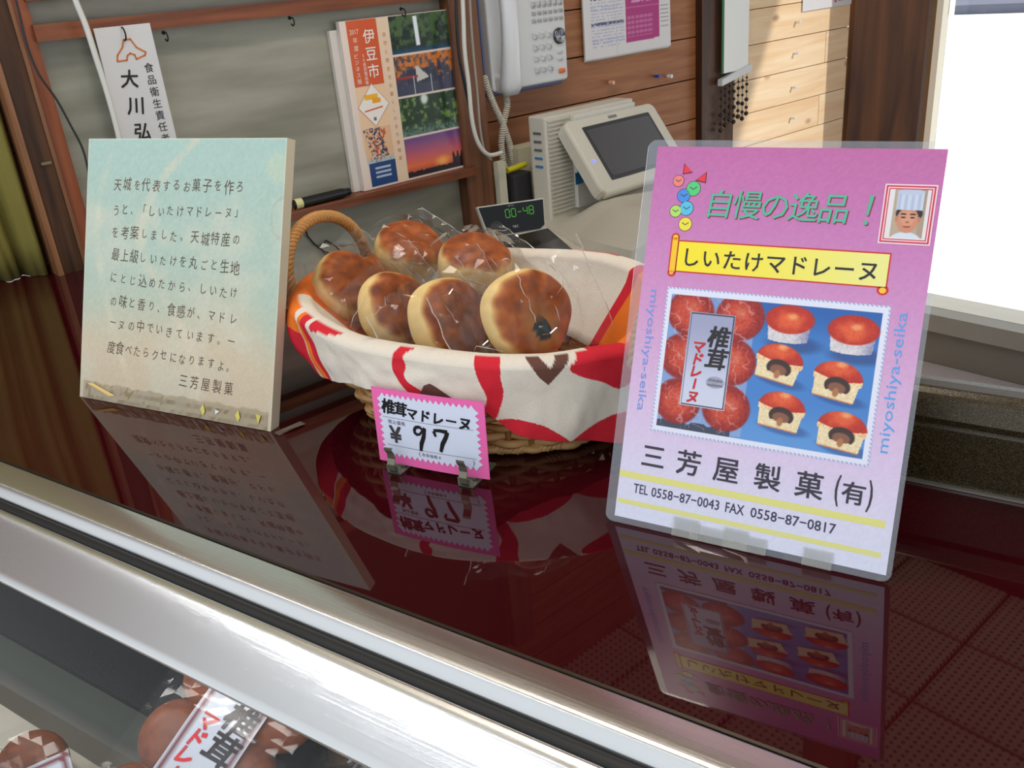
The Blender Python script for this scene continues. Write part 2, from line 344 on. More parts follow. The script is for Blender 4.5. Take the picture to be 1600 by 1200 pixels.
# window wall
WH = mat('white painted wall', (222, 222, 224), .6, var=.04, vscale=8)
ww = struct(G().box(CW, 1.9, WW, WW+.12, FL, -.76).obj('wall_right', mat('grey rendered parapet', (128, 122, 112), .7, var=.12, vscale=6)))
_be = G().box(-1.45, .9, 1.75, WW-.003, -.915, -.885).obj('window_bench', mat('pale lavender white laminate', (196, 194, 204), .5)); tag(_be, 'low white bench top under the bright window, behind the dark ledge', 'bench')
_bl = [G().box(c, c+.05, w, w+.05, FL+.001, -.915).obj('leg', MATS['pale lavender white laminate'], _be) for c in (-1.4, .8) for w in (1.8, 2.58)]
struct(G().box(CW, 1.9, WW, WW+.12, 1.22, HC).obj('wall_front', WH))
SILLM = mat('grey aluminium sill', (150, 148, 140), .5, metal=.3, var=.08)
w1 = struct(G().box(CW, 1.9, WW-.05, WW+.13, -.76, -.705).obj('window_1', SILLM))
G().box(CW, -1.265, WW-.01, WW+.05, -.705, 1.22).obj('window_frame', mat('brown window frame', (120, 92, 64), .4), w1)
G().box(-1.263, -1.245, WW-.02, WW+.05, -.705, 1.22).obj('window_frame', mat('pale window frame', (225, 220, 205), .4), w1)
G().box(.45, .49, WW-.02, WW+.05, -.705, 1.22).obj('window_frame', MATS['pale window frame'], w1)
G().box(-1.245, .45, WW+.012, WW+.018, -.705, 1.22).obj('pane', PANE, w1)
G().box(.49, 1.9, WW+.012, WW+.018, -.705, 1.22).obj('pane', PANE, w1)
# outside ground: white concrete yard, then a far dark verge
gr = G().box(-14, 24, WW+.12, 19.0, FL-.1, FL-.02); o = gr.obj('concrete_yard', mat('sunlit white concrete', (236, 234, 228), .8, var=.06, vscale=3)); struct(o)
vg = G().box(-30, 40, 19.0, 22.0, FL-.1, FL+.15); struct(vg.obj('roadside_verge', mat('grey asphalt', (96, 100, 116), .9, var=.2, vscale=2)))
g = G()
for k in range(60):
    c = -26+k*.95; hh = 2.2+1.2*math.sin(k*1.7)
    a = [R(c-1.0, 23.5, FL-.1), R(c+1.2, 23.5, FL-.1), R(c+1.2, 25, FL-.1), R(c-1.0, 25, FL-.1), R(c-.6, 23.8, FL+hh), R(c+.7, 23.8, FL+hh*.9), R(c+.7, 24.7, FL+hh), R(c-.6, 24.7, FL+hh)]
    g.hexa(a)
tag(g.obj('hedge', mat('dark hedge leaves', (52, 66, 44), .9, var=.4, vscale=5)), 'dark hedge at the far edge of the sunlit yard outside the window', 'hedge', kind='stuff')
# freestanding dark pillar
PIL = wood('dark scuffed pillar wood', (48, 24, 10), (98, 58, 26), 'Z', .5, gs=10, stretch=9)
pa = un(1317, 700, 0); P0 = ray(1315, 235); P1 = ray(1436, 235); t0 = 1.5/np.hypot(P0[0], P0[1]); A = P0*t0; B = P1*(1.53/np.hypot(P1[0], P1[1]))
A = np.array([A[0], A[1], 0]); B = np.array([B[0], B[1], 0]); e = (B-A)/np.linalg.norm(B-A); nb = (A+B)/np.linalg.norm(A+B); wd_ = np.linalg.norm(B-A)
g = G(); ch = .006
ring = [A+e*ch, B-e*ch, B+nb*ch, B+nb*(.11), A+nb*(.11), A+nb*ch]
g.prism([p+[0, 0, FL] for p in ring], np.array([0, 0, HC-FL])); pil = struct(g.obj('trim_4', PIL))

# ================================================================== DISPLAY CASE
YE = .3235; YB = .745; X0 = -1.75; X1 = .42
case = empty('display_case', (-.7, .5, -.75), 'glass-fronted display counter with glossy maroon top and brushed steel front rails', 'display case')
MAR = mat('glossy maroon glass', (50, 6, 12), .02, spec=.62, coat=0)
def W0(x, y, z): return np.array([x, y, z])
G().box(X0, X1, YE+.0015, YB, -.008, 0, f=W0).obj('counter_top', MAR, case)
G().box(X0, X1, YE-.0005, YE+.0015, -.009, .0008, f=W0).obj('edge_trim', mat('dark bronze trim', (70, 62, 54), .35, metal=.8), case)
def profile(name, pts, m, smooth=True, x0=X0, x1=X1, nseg=1):
    V = []; F = []; n = len(pts)
    for i in range(nseg+1):
        x = x0+(x1-x0)*i/nseg
        for y, z in pts: V.append((x, y, z))
    for i in range(nseg):
        for k in range(n-1): F.append((i*n+k, i*n+k+1, (i+1)*n+k+1, (i+1)*n+k))
    return obj(name, V, F, m, case, smooth=smooth, fixn=True)
def arc(cy, cz, r, a0, a1, n=6): return [(cy+r*math.cos(math.radians(a0+(a1-a0)*k/n)), cz+r*math.sin(math.radians(a0+(a1-a0)*k/n))) for k in range(n+1)]
profile('upper_rail', [(YE-.0005, -.012), (YE-.0005, 0), (YE-.002, .0004), (.302, 0)]+arc(.302, -.007, .007, 90, 150, 5)+[(.2935, -.0075), (.2915, -.016)], STEEL)
profile('gasket', [(.2945, -.014), (.2925, -.0095), (.289, -.008), (.285, -.009), (.2835, -.014)], mat('black rubber gasket', (26, 24, 22), .55))
profile('lower_rail', [(.284, -.018), (.2835, -.0095), (.2825, -.0085), (.2805, -.0085)]+[(.2805-.042*k/8, -.0085-.0165*(k/8)**1.06) for k in range(1, 9)]+[(.2378, -.0268), (.2385, -.029), (.262, -.032)], STEEL)
fgp = [(.2405, -.0295), (.229, -.042), (.214, -.065), (.204, -.095), (.196, -.13), (.19, -.17), (.186, -.22), (.184, -.30), (.184, -.60)]
profile('front_glass', fgp, film('curved front glass', haze=.0, rough=.0, gl=.5))
profile('base_rail', [(.25, -.325), (.24, -.318), (.19, -.31), (.18, -.305), (.18, -.34)], STEEL)
G().box(X0+.02, X1-.02, .252, .286, -.33, -.300, f=W0).obj('inner_rail', mat('pale aluminium rail', (206, 202, 188), .35, metal=.3), case)
profile('plinth', [(.18, -.34), (.20, -.36), (.20, FL+.002), (YB-.02, FL+.002)], mat('dark plinth', (40, 38, 36), .5))
profile('back_panel', [(YB-.01, -.01), (YB-.01, FL+.01)], mat('dark case interior', (46, 50, 48), .9))
profile('inner_floor', [(YB-.01, -.42), (.18, -.42)], mat('grey case floor', (126, 124, 116), .4, var=.05))
G().box(X0, X0+.02, .2, YB, FL+.01, -.01, f=W0).obj('end_panel', MATS['dark plinth'], case)
G().box(X1-.02, X1, .2, YB, FL+.01, -.01, f=W0).obj('end_panel', MATS['dark plinth'], case)
G().box(X0+.02, X1-.02, .33, .60, -.262, -.256, f=W0).obj('glass_shelf', film('green edged shelf glass', haze=.03, gl=1, rough=.0, tint=(.86, .95, .92)), case)
G().box(-1.52, .12, .262, .282, -.036, -.024, f=W0).obj('added_lamp_strip', mat('added strip white', (220, 220, 215), .5), case)  # added strip hidden under the rail, goes with the case light
for x in (-1.25, float(onp(198, 1060, [0, .50, 0], [0, 1, 0])[0]), float(onp(219, 1062, [0, .50, 0], [0, 1, 0])[0]), -.2):
    G().box(x-.003, x+.003, .50, .508, -.42, -.012, f=W0).obj('shelf_post', mat('chrome shelf post', (170, 172, 172), .15, metal=1), case)
# speckled ledge at the right
led = empty('counter_ledge', (.1, .65, 0), 'dark bronze-speckled moulding with rounded front edge along the back of the counter, right', 'ledge')
SPK = mat('bronze speckled lacquer', (48, 38, 22), .22, spec=.6, metal=.3)
nt = SPK.node_tree; b = nt.nodes['Principled BSDF']; tc = [n for n in nt.nodes if n.type == 'TEX_COORD'][0]
n = nt.nodes.new('ShaderNodeTexNoise'); n.inputs['Scale'].default_value = 1900; n.inputs['Detail'].default_value = 2; nt.links.new(tc.outputs['Object'], n.inputs['Vector'])
cr = nt.nodes.new('ShaderNodeValToRGB'); cr.color_ramp.elements[0].position = .45; cr.color_ramp.elements[0].color = tuple(lin((34, 28, 16)))+(1,); cr.color_ramp.elements[1].position = .85; cr.color_ramp.elements[1].color = tuple(lin((128, 106, 66)))+(1,)
nt.links.new(n.outputs['Fac'], cr.inputs[0]); nt.links.new(cr.outputs[0], b.inputs['Base Color'])
bp_ = nt.nodes.new('ShaderNodeBump'); bp_.inputs['Strength'].default_value = .25; bp_.inputs['Distance'].default_value = .0005; nt.links.new(n.outputs['Fac'], bp_.inputs['Height']); nt.links.new(bp_.outputs[0], b.inputs['Normal'])
y0 = .606; pts = [(y0, .0015), (y0, .044), (y0+.0015, .0465), (y0-.002, .0485), (y0-.003, .053), (y0, .0605)]+arc(y0+.012, .058, .012, 165, 90, 6)+[(y0+.022, .070), (y0+.030, .069), (y0+.033, .064), (y0+.034, .0015)]
V = []; F = []; n_ = len(pts)
for x in (-.17, .42): V += [(x, y, z) for y, z in pts]
F = [(k, (k+1) % n_, (k+1) % n_+n_, k+n_) for k in range(n_)]+[tuple(range(n_))[::-1], tuple(range(n_, 2*n_))]
o = obj('moulding', V, F, SPK, led, fixn=True, smooth=False)
G().box(-.17, .42, y0-.003, y0+.001, 0.0003, .0022, f=W0).obj('base_strip', mat('pale metal strip', (190, 186, 176), .3, metal=.8), led)

# ================================================================== HANDWRITTEN BOARD
def stand(bl, br, tilt, lift=0.):
    BL = un(*bl, lift); BR = un(*br, lift); w = np.linalg.norm(BR-BL); e = (BR-BL)/w; hor = np.cross([0, 0, 1.], e)
    up = np.array([0, 0, 1.])*math.cos(math.radians(tilt))+hor*math.sin(math.radians(tilt)); return BL, e, up
BL, e, up = stand((125, 620), (424, 675), 21); mm = .001*K
th = 11.5
# the back lower edge would sink below the top: raise along the normal tilt
BLs = BL+np.array([0, 0, .0003])
sb = Board(BLs, e, up, mm); sgn = empty('handwritten_sign', BL, 'thick pale blue-green card board with brown handwritten Japanese text, propped up at left', 'sign')
def slab(b, w, h, t, name, m, parent, r=0):
    back = lambda u, v: b.P(u, v, -t)
    return G().hexa([b.P(0, 0), b.P(w, 0), back(w, t*math.tan(math.radians(21))*1.0), back(0, t*math.tan(math.radians(21))), b.P(0, h), b.P(w, h), back(w, h), back(0, h)]).obj(name, m, parent)
slab(sb, 292, 298, 12, 'board_core', mat('aged cream card edge', (196, 184, 160), .8, var=.08), sgn)
def signcol(U, V):
    t = V/298.; n1 = nz(U, V, .012, 1); n2 = nz(U, V, .05, 2); n3 = nz(U, V, .35, 3); n4 = nz(U, V, 1.3, 5)
    c = np.tile(np.array([170, 196, 186.]), (len(U), 1))
    c = mixc(c, (182, 192, 172), (1-t)*1.3); c = mixc(c, (208, 190, 162), sm(1-t+.25*n1, .62, .95))
    c = mixc(c, (206, 204, 184), sm(n1*.6+n2*.4, .5, .8)*.5)
    str_ = np.abs(U-120-60*np.sin(V*.018+1)-.15*V); c = mixc(c, (222, 206, 180), (1-sm(str_, 2, 12))*.28*n2*2)
    str_ = np.abs(U-60-40*np.sin(V*.012+2.3)); c = mixc(c, (222, 210, 186), (1-sm(str_, 1, 9))*.3*n2*1.6)
    q = np.hypot((U-291)/14, (V-218)/20); c = mixc(c, (170, 168, 140), (1-sm(np.abs(q-1), .03, .09))*.5)
    q = np.hypot((U-282)/16, (V-268)/18); c = mixc(c, (196, 204, 176), (1-sm(q+.4*n2, .8, 1.3))*.5)
    ed = np.minimum(np.minimum(U, 292-U), 298-V); c = mixc(c, (222, 216, 190), (1-sm(ed+2*n3, .5, 3))*.7)
    return c+((n3-.5)*7+(n4-.5)*8)[:, None]
sb.grid(0, 292, 0, 298, 140, 142, signcol, .15); sb.obj('painted_paper', INK, sgn)
lines = ['天城を代表するお菓子を作ろ', 'うと、「しいたけマドレーヌ」', 'を考案しました。天城特産の', '最上級しいたけを丸ごと生地', 'にとじ込めたから、しいたけ', 'の味と香り、食感が、マドレ', 'ーヌの中でいきています。一', '度食べたらクセになりますよ。']
vs = [(247, 248), (219, 222), (194, 193), (168, 165), (143, 138), (117, 111), (91, 88), (63, 61)]
rr = random.Random(3)
for li, s_ in enumerate(lines):
    u = 50; n = len(s_); du = (232-50)/(n-1)
    for k, ch in enumerate(s_):
        kanji = ord(ch) > 0x4e00; sz = (15.5 if kanji else 12.5)*rr.uniform(.93, 1.08); yy = vs[li][0]+(vs[li][1]-vs[li][0])*k/(n-1)
        if ch in '、。': sz = 12
        sb.char(ch, u+du*k+rr.uniform(-1, 1), yy+rr.uniform(-1.2, 1.2), sz, (92+rr.randint(-8, 12), 76, 62), .3, off=0, shear=.1, rot=rr.uniform(-6, 4), sx=.86)
for k, ch in enumerate('三芳屋製菓'):
    sb.char(ch, 165+k*16.5, 38-k*.2, 15*rr.uniform(.95, 1.05), (88, 72, 60), .3, off=0, shear=.08, rot=rr.uniform(-4, 3), sx=.86)
sb.obj('handwriting', INK, sgn)
# wide clear tape along the foot with yellow and white glints painted on as flecks
tp = Board(BLs, e, up, mm); g = G(); nx = 60; V = []; F = []
for i in range(nx+1):
    u = 6+281*i/nx
    for j, v in enumerate((0.3, 5, 10, 15, 20)):
        V.append(tp.P(u, v+(.9*math.sin(i*.6)+.8*math.sin(i*1.7) if j == 4 else 0), .5+.8*random.random()+(.5 if j in (1, 3) else 0)))
for i in range(nx):
    for j in range(4): F.append((i*5+j, (i+1)*5+j, (i+1)*5+j+1, i*5+j+1))
obj('tape', V, F, film('yellowed sticky tape', haze=.42, hazecol=(196, 168, 112), rough=.12, gl=2.2), sgn)
for pl_, c_ in [([(14, 18), (24, 19), (62, 9), (52, 7)], (236, 200, 110))]+[([(u, 11), (u+4, 17), (u+7, 9), (u+4, 4)], (222, 206, 90)) for u in (194, 244)]+[([(272, 16), (279, 15), (276, 5)], (214, 198, 84))]+[([(215, 13), (222, 12), (216, 8)], (240, 240, 235))]:
    tp.poly(pl_, c_, 1.9); tp.obj('painted_glint', GLOSSINK, sgn)
# tape tab lying on the counter, right of the board foot
t0 = un(436, 682, 0); t1 = un(478, 664, 0); q = np.array([t1[0]-t0[0], t1[1]-t0[1], 0]); p_ = np.array([-q[1], q[0], 0])*.35
tb = obj('tape_scrap', [t0+[0, 0, .0006], t0+q+[0, 0, .0012], t0+q+p_+[0, 0, .0008], t0+p_*.8+[0, 0, .0015], t0+q*.5+[0, 0, .0022]], [(0, 4, 3), (0, 1, 4), (1, 2, 4), (2, 3, 4)], film('scrap of clear tape', haze=.15, hazecol=(190, 180, 150), gl=2))
tag(tb, 'small scrap of clear tape stuck on the counter at the foot of the handwritten board', 'tape')

# ================================================================== LAMINATED POSTER
BL, e, up = stand((945, 812), (1396, 914), 22); mm2 = .001*K
pb = Board(BL+np.array([0, 0, .0004]), e, up, mm2)
pos = empty('laminated_poster', BL, 'laminated pink and lavender madeleine poster with red buns photo, standing at right', 'poster')
def rrect(b, u0, u1, v0, v1, r, d, seg=5):
    out = []
    for cu, cv, a0 in ((u1-r, v1-r, 0), (u0+r, v1-r, 90), (u0+r, v0+r, 180), (u1-r, v0+r, 270)):
        for k in range(seg+1):
            a = math.radians(a0+90*k/seg); out.append(b.P(cu+r*math.cos(a), cv+r*math.sin(a), d))
    return out
g = G(); ring = rrect(pb, 0, 216.5, 0, 303, 7, -.5); g.prism(ring, pb.n*(.35*mm2))
FILM2 = film('laminate pouch', haze=.13, hazecol=(196, 200, 214), rough=.06, gl=1.2)
g.obj('laminate_pouch', FILM2, pos)
g = G(); ring = rrect(pb, 0, 216.5, 0, 303, 7, .55); g.add(ring, [tuple(range(len(ring)))]); 
g = G(); g.hexa([pb.P(8, 5, -.1), pb.P(213, 5, -.1), pb.P(213, 5, -.05), pb.P(8, 5, -.05), pb.P(8, 298, -.1), pb.P(213, 298, -.1), pb.P(213, 298, -.05), pb.P(8, 298, -.05)]); g.obj('poster_paper', mat('white poster paper', (225, 224, 236), .5), pos)
# easel strut behind
a0 = pb.P(98, 150, -1); a1 = pb.P(118, 150, -1); hor = np.cross([0, 0, 1.], e)
f0 = np.array([pb.P(92, 0)[0], pb.P(92, 0)[1], .0005])+hor*.105; f1 = np.array([pb.P(124, 0)[0], pb.P(124, 0)[1], .0005])+hor*.105
G().hexa([f0, f1, f1+hor*.002, f0+hor*.002, a0, a1, a1+hor*.002, a0+hor*.002]).obj('easel_strut', mat('grey card strut', (150, 146, 138), .8), pos)
def postercol(U, V):
    ks = [(0, (226, 228, 246)), (40, (222, 216, 236)), (80, (218, 196, 224)), (140, (212, 168, 206)), (200, (206, 138, 188)), (250, (198, 118, 174)), (300, (192, 104, 160))]
    out = np.zeros((len(U), 3))
    for k in range(3): out[:, k] = np.interp(V, [a for a, _ in ks], [c[k] for _, c in ks])
    return out+((nz(U, V, .8, 3)-.5)*9)[:, None]
pb.grid(8, 213, 5, 298, 120, 170, postercol, 0.)
pb.rect(8, 208, 37.5, 42.6, (228, 222, 130), .1); pb.rect(9, 208, 16.2, 20, (228, 224, 140), .1)
pb.obj('poster_background', GLOSSINK, pos)
# heading with thin red shadow
def heads(txt, us, v, sz, col, d, dx=0, dy=0, off=0): 
    for ch, u in zip(txt, us): pb.char(ch, u+dx, v+dy, sz, col, d, off=off, shear=.12)
us = [61.5, 82.5, 103, 123.5, 144.5]; 
heads('自慢の逸品', us, 255.5, 22.5, (150, 40, 66), .12, .8, -.8, .0); heads('自慢の逸品', us, 255.5, 22.5, (88, 182, 150), .34, 0, 0, .004)
for dx, dy, c, d in ((.8, -.8, (150, 40, 66), .12), (0, 0, (88, 178, 146), .2)):
    pb.poly([(167+dx, 252+dy), (168.6+dx, 252+dy), (171+dx, 266+dy), (168.2+dx, 266+dy)], c, d); pb.disc(167.3+dx, 247+dy, 1.6, 1.6, c, d, 10)
# scroll banner
def yel(U, V): return mixc(np.tile(np.array([252, 226, 30.]), (len(U), 1)), (240, 232, 140), (U-30)/150)
pb.rect(32, 187.2, 202.8, 227.3, (206, 44, 34), .1); pb.rect(28, 34.5, 201.5, 229.5, (206, 44, 34), .1); pb.disc(31.2, 229.5, 3.3, 3, (206, 44, 34), .1, 12); pb.disc(31.2, 201.8, 3.3, 3, (206, 44, 34), .1, 12)
pb.disc(184.6, 201.5, 4, 3.6, (206, 44, 34), .1, 12); pb.grid(34.6, 186.2, 203.8, 226.2, 30, 3, yel, .2); pb.rect(29.1, 33.5, 203, 229, (250, 196, 40), .2); pb.disc(31.2, 229, 2.2, 2.2, (250, 196, 40), .2, 10); pb.disc(31, 202, 1.8, 1.7, (250, 170, 60), .2, 10); pb.disc(184.6, 201.2, 2.4, 2.1, (250, 196, 60), .2, 10)
for k, ch in enumerate('しいたけマドレーヌ'): pb.char(ch, 45+k*16.1, 214.5-.1*k, 15.6, (34, 32, 40), .3, off=.012)
# side names
def sidetext(t, u, v0, v1, wid, col, down):
    V, F = glyphs(t, .0, 0); mn = V.min(0); mx = V.max(0); Q = (V-mn)/(mx-mn)
    if down: P_ = [(u+wid*(y-.5), v1-(v1-v0)*x) for x, y in Q]
    else: P_ = [(u-wid*(y-.5), v0+(v1-v0)*x) for x, y in Q]
    pb.lay(P_, F, col, .2)
sidetext('miyoshiya-seika', 18.5, 92, 187.5, 8.5, (118, 150, 220), True); sidetext('miyoshiya-seika', 200.3, 89.5, 187.5, 9.5, (96, 160, 224), False)
for u, ch in zip((34.5, 63.5, 93, 124, 154), '三芳屋製菓'): pb.char(ch, u, 57.5, 20.5, (52, 44, 58), .2, off=.016)
pb.text('(', 172, 175, 46.5, 69, (52, 44, 58), .2, off=.01); pb.text(')', 194, 197, 46.5, 69, (52, 44, 58), .2, off=.01); pb.char('有', 184.6, 57.5, 17, (52, 44, 58), .2, off=.018)
pb.text('TEL', 21.5, 33.5, 26.5, 33.8, (56, 46, 78), .2, off=.008); pb.text('0558−87−0043', 36.5, 91, 26.2, 33.6, (56, 46, 78), .2, off=.01); pb.text('FAX', 96, 110, 26.2, 33.6, (56, 46, 78), .2, off=.012); pb.text('0558−87−0817', 115, 176, 26.2, 33.6, (56, 46, 78), .2, off=.012)
pb.obj('poster_text', GLOSSINK, pos)
# sweets drawing
for u, v, r_, c in ((35, 274.5, 0, (228, 60, 70)), (28, 272, 4.2, (240, 130, 120)), (40.6, 266.5, 5.4, (90, 200, 120)), (33.6, 261, 5, (70, 140, 220)), (37, 251.5, 5.2, (90, 190, 220)), (28.6, 249, 4.4, (180, 220, 100)), (37.5, 239.5, 5, (240, 220, 60))):
    if r_: pb.disc(u, v, r_+.45, r_+.45, (70, 60, 70), .1, 18); pb.disc(u, v, r_, r_, c, .2, 18); pb.line([(u-r_*.5, v+r_*.2), (u, v-r_*.1), (u+r_*.5, v+r_*.25)], .6, (60, 70, 80), .3)
for sx_, cu, cv in ((1, 45, 275), (-1, 35.5, 281)):
    pb.poly([(cu-3.5*sx_-.4, cv-2.5), (cu+4.8*sx_, cv-4.2), (cu+4.6*sx_, cv+4.6)], (90, 30, 40), .1); pb.poly([(cu-2.6*sx_, cv-1.8), (cu+4.1*sx_, cv-3.3), (cu+4*sx_, cv+3.7)], (230, 50, 66), .2)
pb.obj('sweets_drawing', GLOSSINK, pos)
# chef portrait print
def chef(U, V):
    n = len(U); c = np.tile(np.array([238, 214, 222.]), (n, 1))
    fr_ = np.minimum.reduce([U-177, 210.3-U, V-233.5, 274.2-V]); c = mixc(c, (206, 40, 60), ((fr_ > .9) & (fr_ < 2)).astype(float)); c = mixc(c, (206, 40, 60), ((fr_ > 2.9) & (fr_ < 3.5)).astype(float)); c = mixc(c, (230, 222, 222), (fr_ > 3.5).astype(float))
    inn = ((U > 184) & (U < 204.5) & (V > 238) & (V < 270.5)).astype(float); c = mixc(c, (186, 164, 140), inn); c = mixc(c, (170, 150, 130), inn*sm(U, 200, 201))
    def ell(cu, cv, ru, rv): return 1-sm(np.hypot((U-cu)/ru, (V-cv)/rv), .93, 1.05)
    c = mixc(c, (212, 220, 232), ell(194, 236, 10, 6)*inn); c = mixc(c, (44, 38, 38), ell(194.6, 254.5, 8.6, 5.6)); c = mixc(c, (206, 140, 108), ell(194, 250, 7, 8.8)); c = mixc(c, (216, 152, 120), ell(194, 251, 4.5, 5))
    c = mixc(c, (196, 126, 96), ell(187, 250.5, 1, 2)); c = mixc(c, (196, 126, 96), ell(201.2, 250.5, 1, 2))
    hat = ((V > 257) & (V < 270)).astype(float)*(1-sm(np.abs(U-194.3), 8, 8.6)); sh = 190+26*np.sin(U*2.2)*.3-10*sm(U, 194, 203); c = mixc(c, (176, 186, 208), hat); c = mixc(c, (206, 212, 228), hat*(.5+.5*np.sin(U*1.5))); c = mixc(c, (190, 198, 216), ell(194.3, 269, 8.6, 2)*inn)
    for ex in (191.2, 197): c = mixc(c, (50, 36, 34), ell(ex, 251.8, 1.6, .55)); c = mixc(c, (46, 34, 32), ell(ex, 254, 2.1, .55))
    c = mixc(c, (180, 108, 84), ell(194.1, 248.6, 1.3, .8)); c = mixc(c, (160, 70, 66), ell(194.1, 245.5, 2.6, .6))
    return c
pb.grid(177, 210.3, 233.5, 274.2, 90, 110, chef, .2); pb.obj('chef_portrait', GLOSSINK, pos)
# product photograph
def photo(U, V):
    n = len(U); N1 = nz(U, V, .25, 1); N2 = nz(U, V, .9, 2); N3 = nz(U, V, 2.2, 4)
    c = np.tile(np.array([226, 226, 240.]), (n, 1))
    fr_ = np.minimum.reduce([U-29.5, 191.8-U, V-78, 191-V]); per = (np.minimum(np.abs((U+1) % 3.2-1.6), np.abs((V+1) % 3.2-1.6)) < .5)
    c = mixc(c, (150, 160, 200), ((fr_ < 1.1) & ((U+V) % 3.0 < 1.3)).astype(float))
    inn = ((U > 34) & (U < 187) & (V > 82.5) & (V < 186)).astype(float); blue = np.tile(np.array([70, 128, 196.]), (n, 1)); blue = mixc(blue, (44, 96, 168), sm(V, 150, 186)); blue = mixc(blue, (104, 158, 216), (1-sm(V, 84, 120))*.7)
    c = np.where(inn[:, None] > 0, blue, c)
    def E(cu, cv, ru, rv, soft=.06): return 1-sm(np.hypot((U-cu)/ru, (V-cv)/rv), 1-soft, 1+soft)
    # shadows and buns
    def redtop(c, cu, cv, ru, rv, m):
        r_ = np.hypot((U-cu)/ru, (V-cv)/rv); a = mixc(np.tile(np.array([226, 92, 50.]), (n, 1)), (186, 44, 28), sm(r_+.3*N1, .35, 1.1)); a = mixc(a, (246, 170, 110), (1-sm(np.hypot((U-cu-2)/5, (V-cv-rv*.3)/3), .2, 1.2))*.8); a = a+((N3-.5)*26)[:, None]
        return np.where(m[:, None] > 0, c*(1-m[:, None])+a*m[:, None], c)
    for cu, cv in ((125, 174), (169.5, 171)):
        c = mixc(c, (40, 60, 110), E(cu+5, cv-17, 19, 6, .4)*.6*inn)
        cup = ((np.abs(U-cu) < 15.5-(cv-V)*.1) & (V < cv) & (V > cv-15-1.5*np.cos((U-cu)/8))).astype(float); a = np.tile(np.array([214, 206, 206.]), (n, 1)); a = mixc(a, (150, 146, 176), sm(U-cu, 2, 16)); a = mixc(a, (226, 196, 150), sm(V, cv-7, cv-2)); a += ((N2-.5)*34)[:, None]
        c = np.where(cup[:, None] > 0, a, c); c = redtop(c, cu, cv, 17.5, 10.5, E(cu, cv+1, 17.5, 10.5))
    for cu, cv, rt in ((121, 141.5, -10), (163, 134, -8), (127, 107, -6), (170.5, 99, -6)):
        a_ = math.radians(rt); x = (U-cu)*math.cos(a_)+(V-cv)*math.sin(a_); y = -(U-cu)*math.sin(a_)+(V-cv)*math.cos(a_)
        c = mixc(c, (40, 64, 120), (1-sm(np.hypot((x-4)/19, (y+11)/5), .7, 1.2))*.5*inn)
        body = ((np.abs(x) < 15.6+y*.1) & (y > -12.5) & (y < 4)).astype(float); a = np.tile(np.array([236, 214, 170.]), (n, 1))+((N3-.5)*40+(N2-.5)*18)[:, None]; a = mixc(a, (196, 110, 60), 1-sm(y, -12.5, -11)); c = np.where(body[:, None] > 0, a, c)
        dm = (1-sm(np.hypot(x/17.2, (y-3)/12), .96, 1.04))*(y > 1.5+.006*x*x*1.5).astype(float); c = redtop(c, cu, cv+10, 18, 10, dm)
        d2 = (1-sm(np.hypot(x/17.2, (y-3)/12), .96, 1.04))*((y <= 1.5+.009*x*x) & (y > 0)); c = np.where((d2 > .5)[:, None], mixc(np.tile(np.array([240, 216, 170.]), (n, 1)), (232, 150, 90), (N2 > .6)*.5), c)
        x2 = x-1; mu_ = (1-sm(np.hypot(x2/9, (y+2.5)/6.5), .95, 1.06))*(y > -5.5-.02*x2*x2); c = mixc(c, (62, 42, 38), mu_); st = (1-sm(np.hypot(x2/6.5, (y+3.8)/4.0), .8, 1.1)); c = mixc(c, (136, 88, 66), st*(y > -7)); c = mixc(c, (176, 116, 72), 1-sm(np.hypot(x2/2.4, (y+7)/3.6), .7, 1.1))
    # the clear bag of six
    bag = (1-sm(np.maximum(np.abs(U-67)/33.5, np.abs(V-136)/53), .97, 1.0))*inn; c = mixc(c, (150, 168, 206), bag*.75)
    c = mixc(c, (50, 50, 66), ((V < 86.5+N1*3)*(U < 92)*inn)*.85)
    for cu in (48.5, 86.5):
        for cv in (173, 139, 104):
            m = E(cu+(2 if cv == 173 else 0), cv, 18.3, 17.6)*inn; r_ = np.hypot((U-cu)/18, (V-cv)/17)
            a = mixc(np.tile(np.array([198, 70, 48.]), (n, 1)), (148, 34, 30), sm(r_, .4, 1)); a = mixc(a, (236, 176, 150), (1-sm(np.hypot((U-cu-3)/6, (V-cv-3)/6), 0, 1.2))*.35); a = a+((N2-.5)*30)[:, None]; c = c*(1-m[:, None])+a*m[:, None]
    c = mixc(c, (236, 220, 226), bag*(np.abs(np.sin(U*.21+V*.12+3*N1)) > .992)*.35)
    lb = ((U > 50.5) & (U < 85.5) & (V > 101.5) & (V < 173.8)); fe = np.minimum.reduce([U-50.5, 85.5-U, V-101.5, 173.8-V]); a = mixc(np.tile(np.array([206, 208, 226.]), (n, 1)), (158, 160, 188), sm(V, 110, 170)); a = mixc(a, (60, 56, 70), (np.abs(fe-1.1) < .4).astype(float)); a = mixc(a, (150, 150, 166), (1-sm(np.hypot((U-76)/7, (V-122)/4.5), .9, 1.1))*.8); c = np.where(lb[:, None], a, c)
    return c
pb.grid(29.5, 191.8, 78, 191, 325, 227, photo, .2)
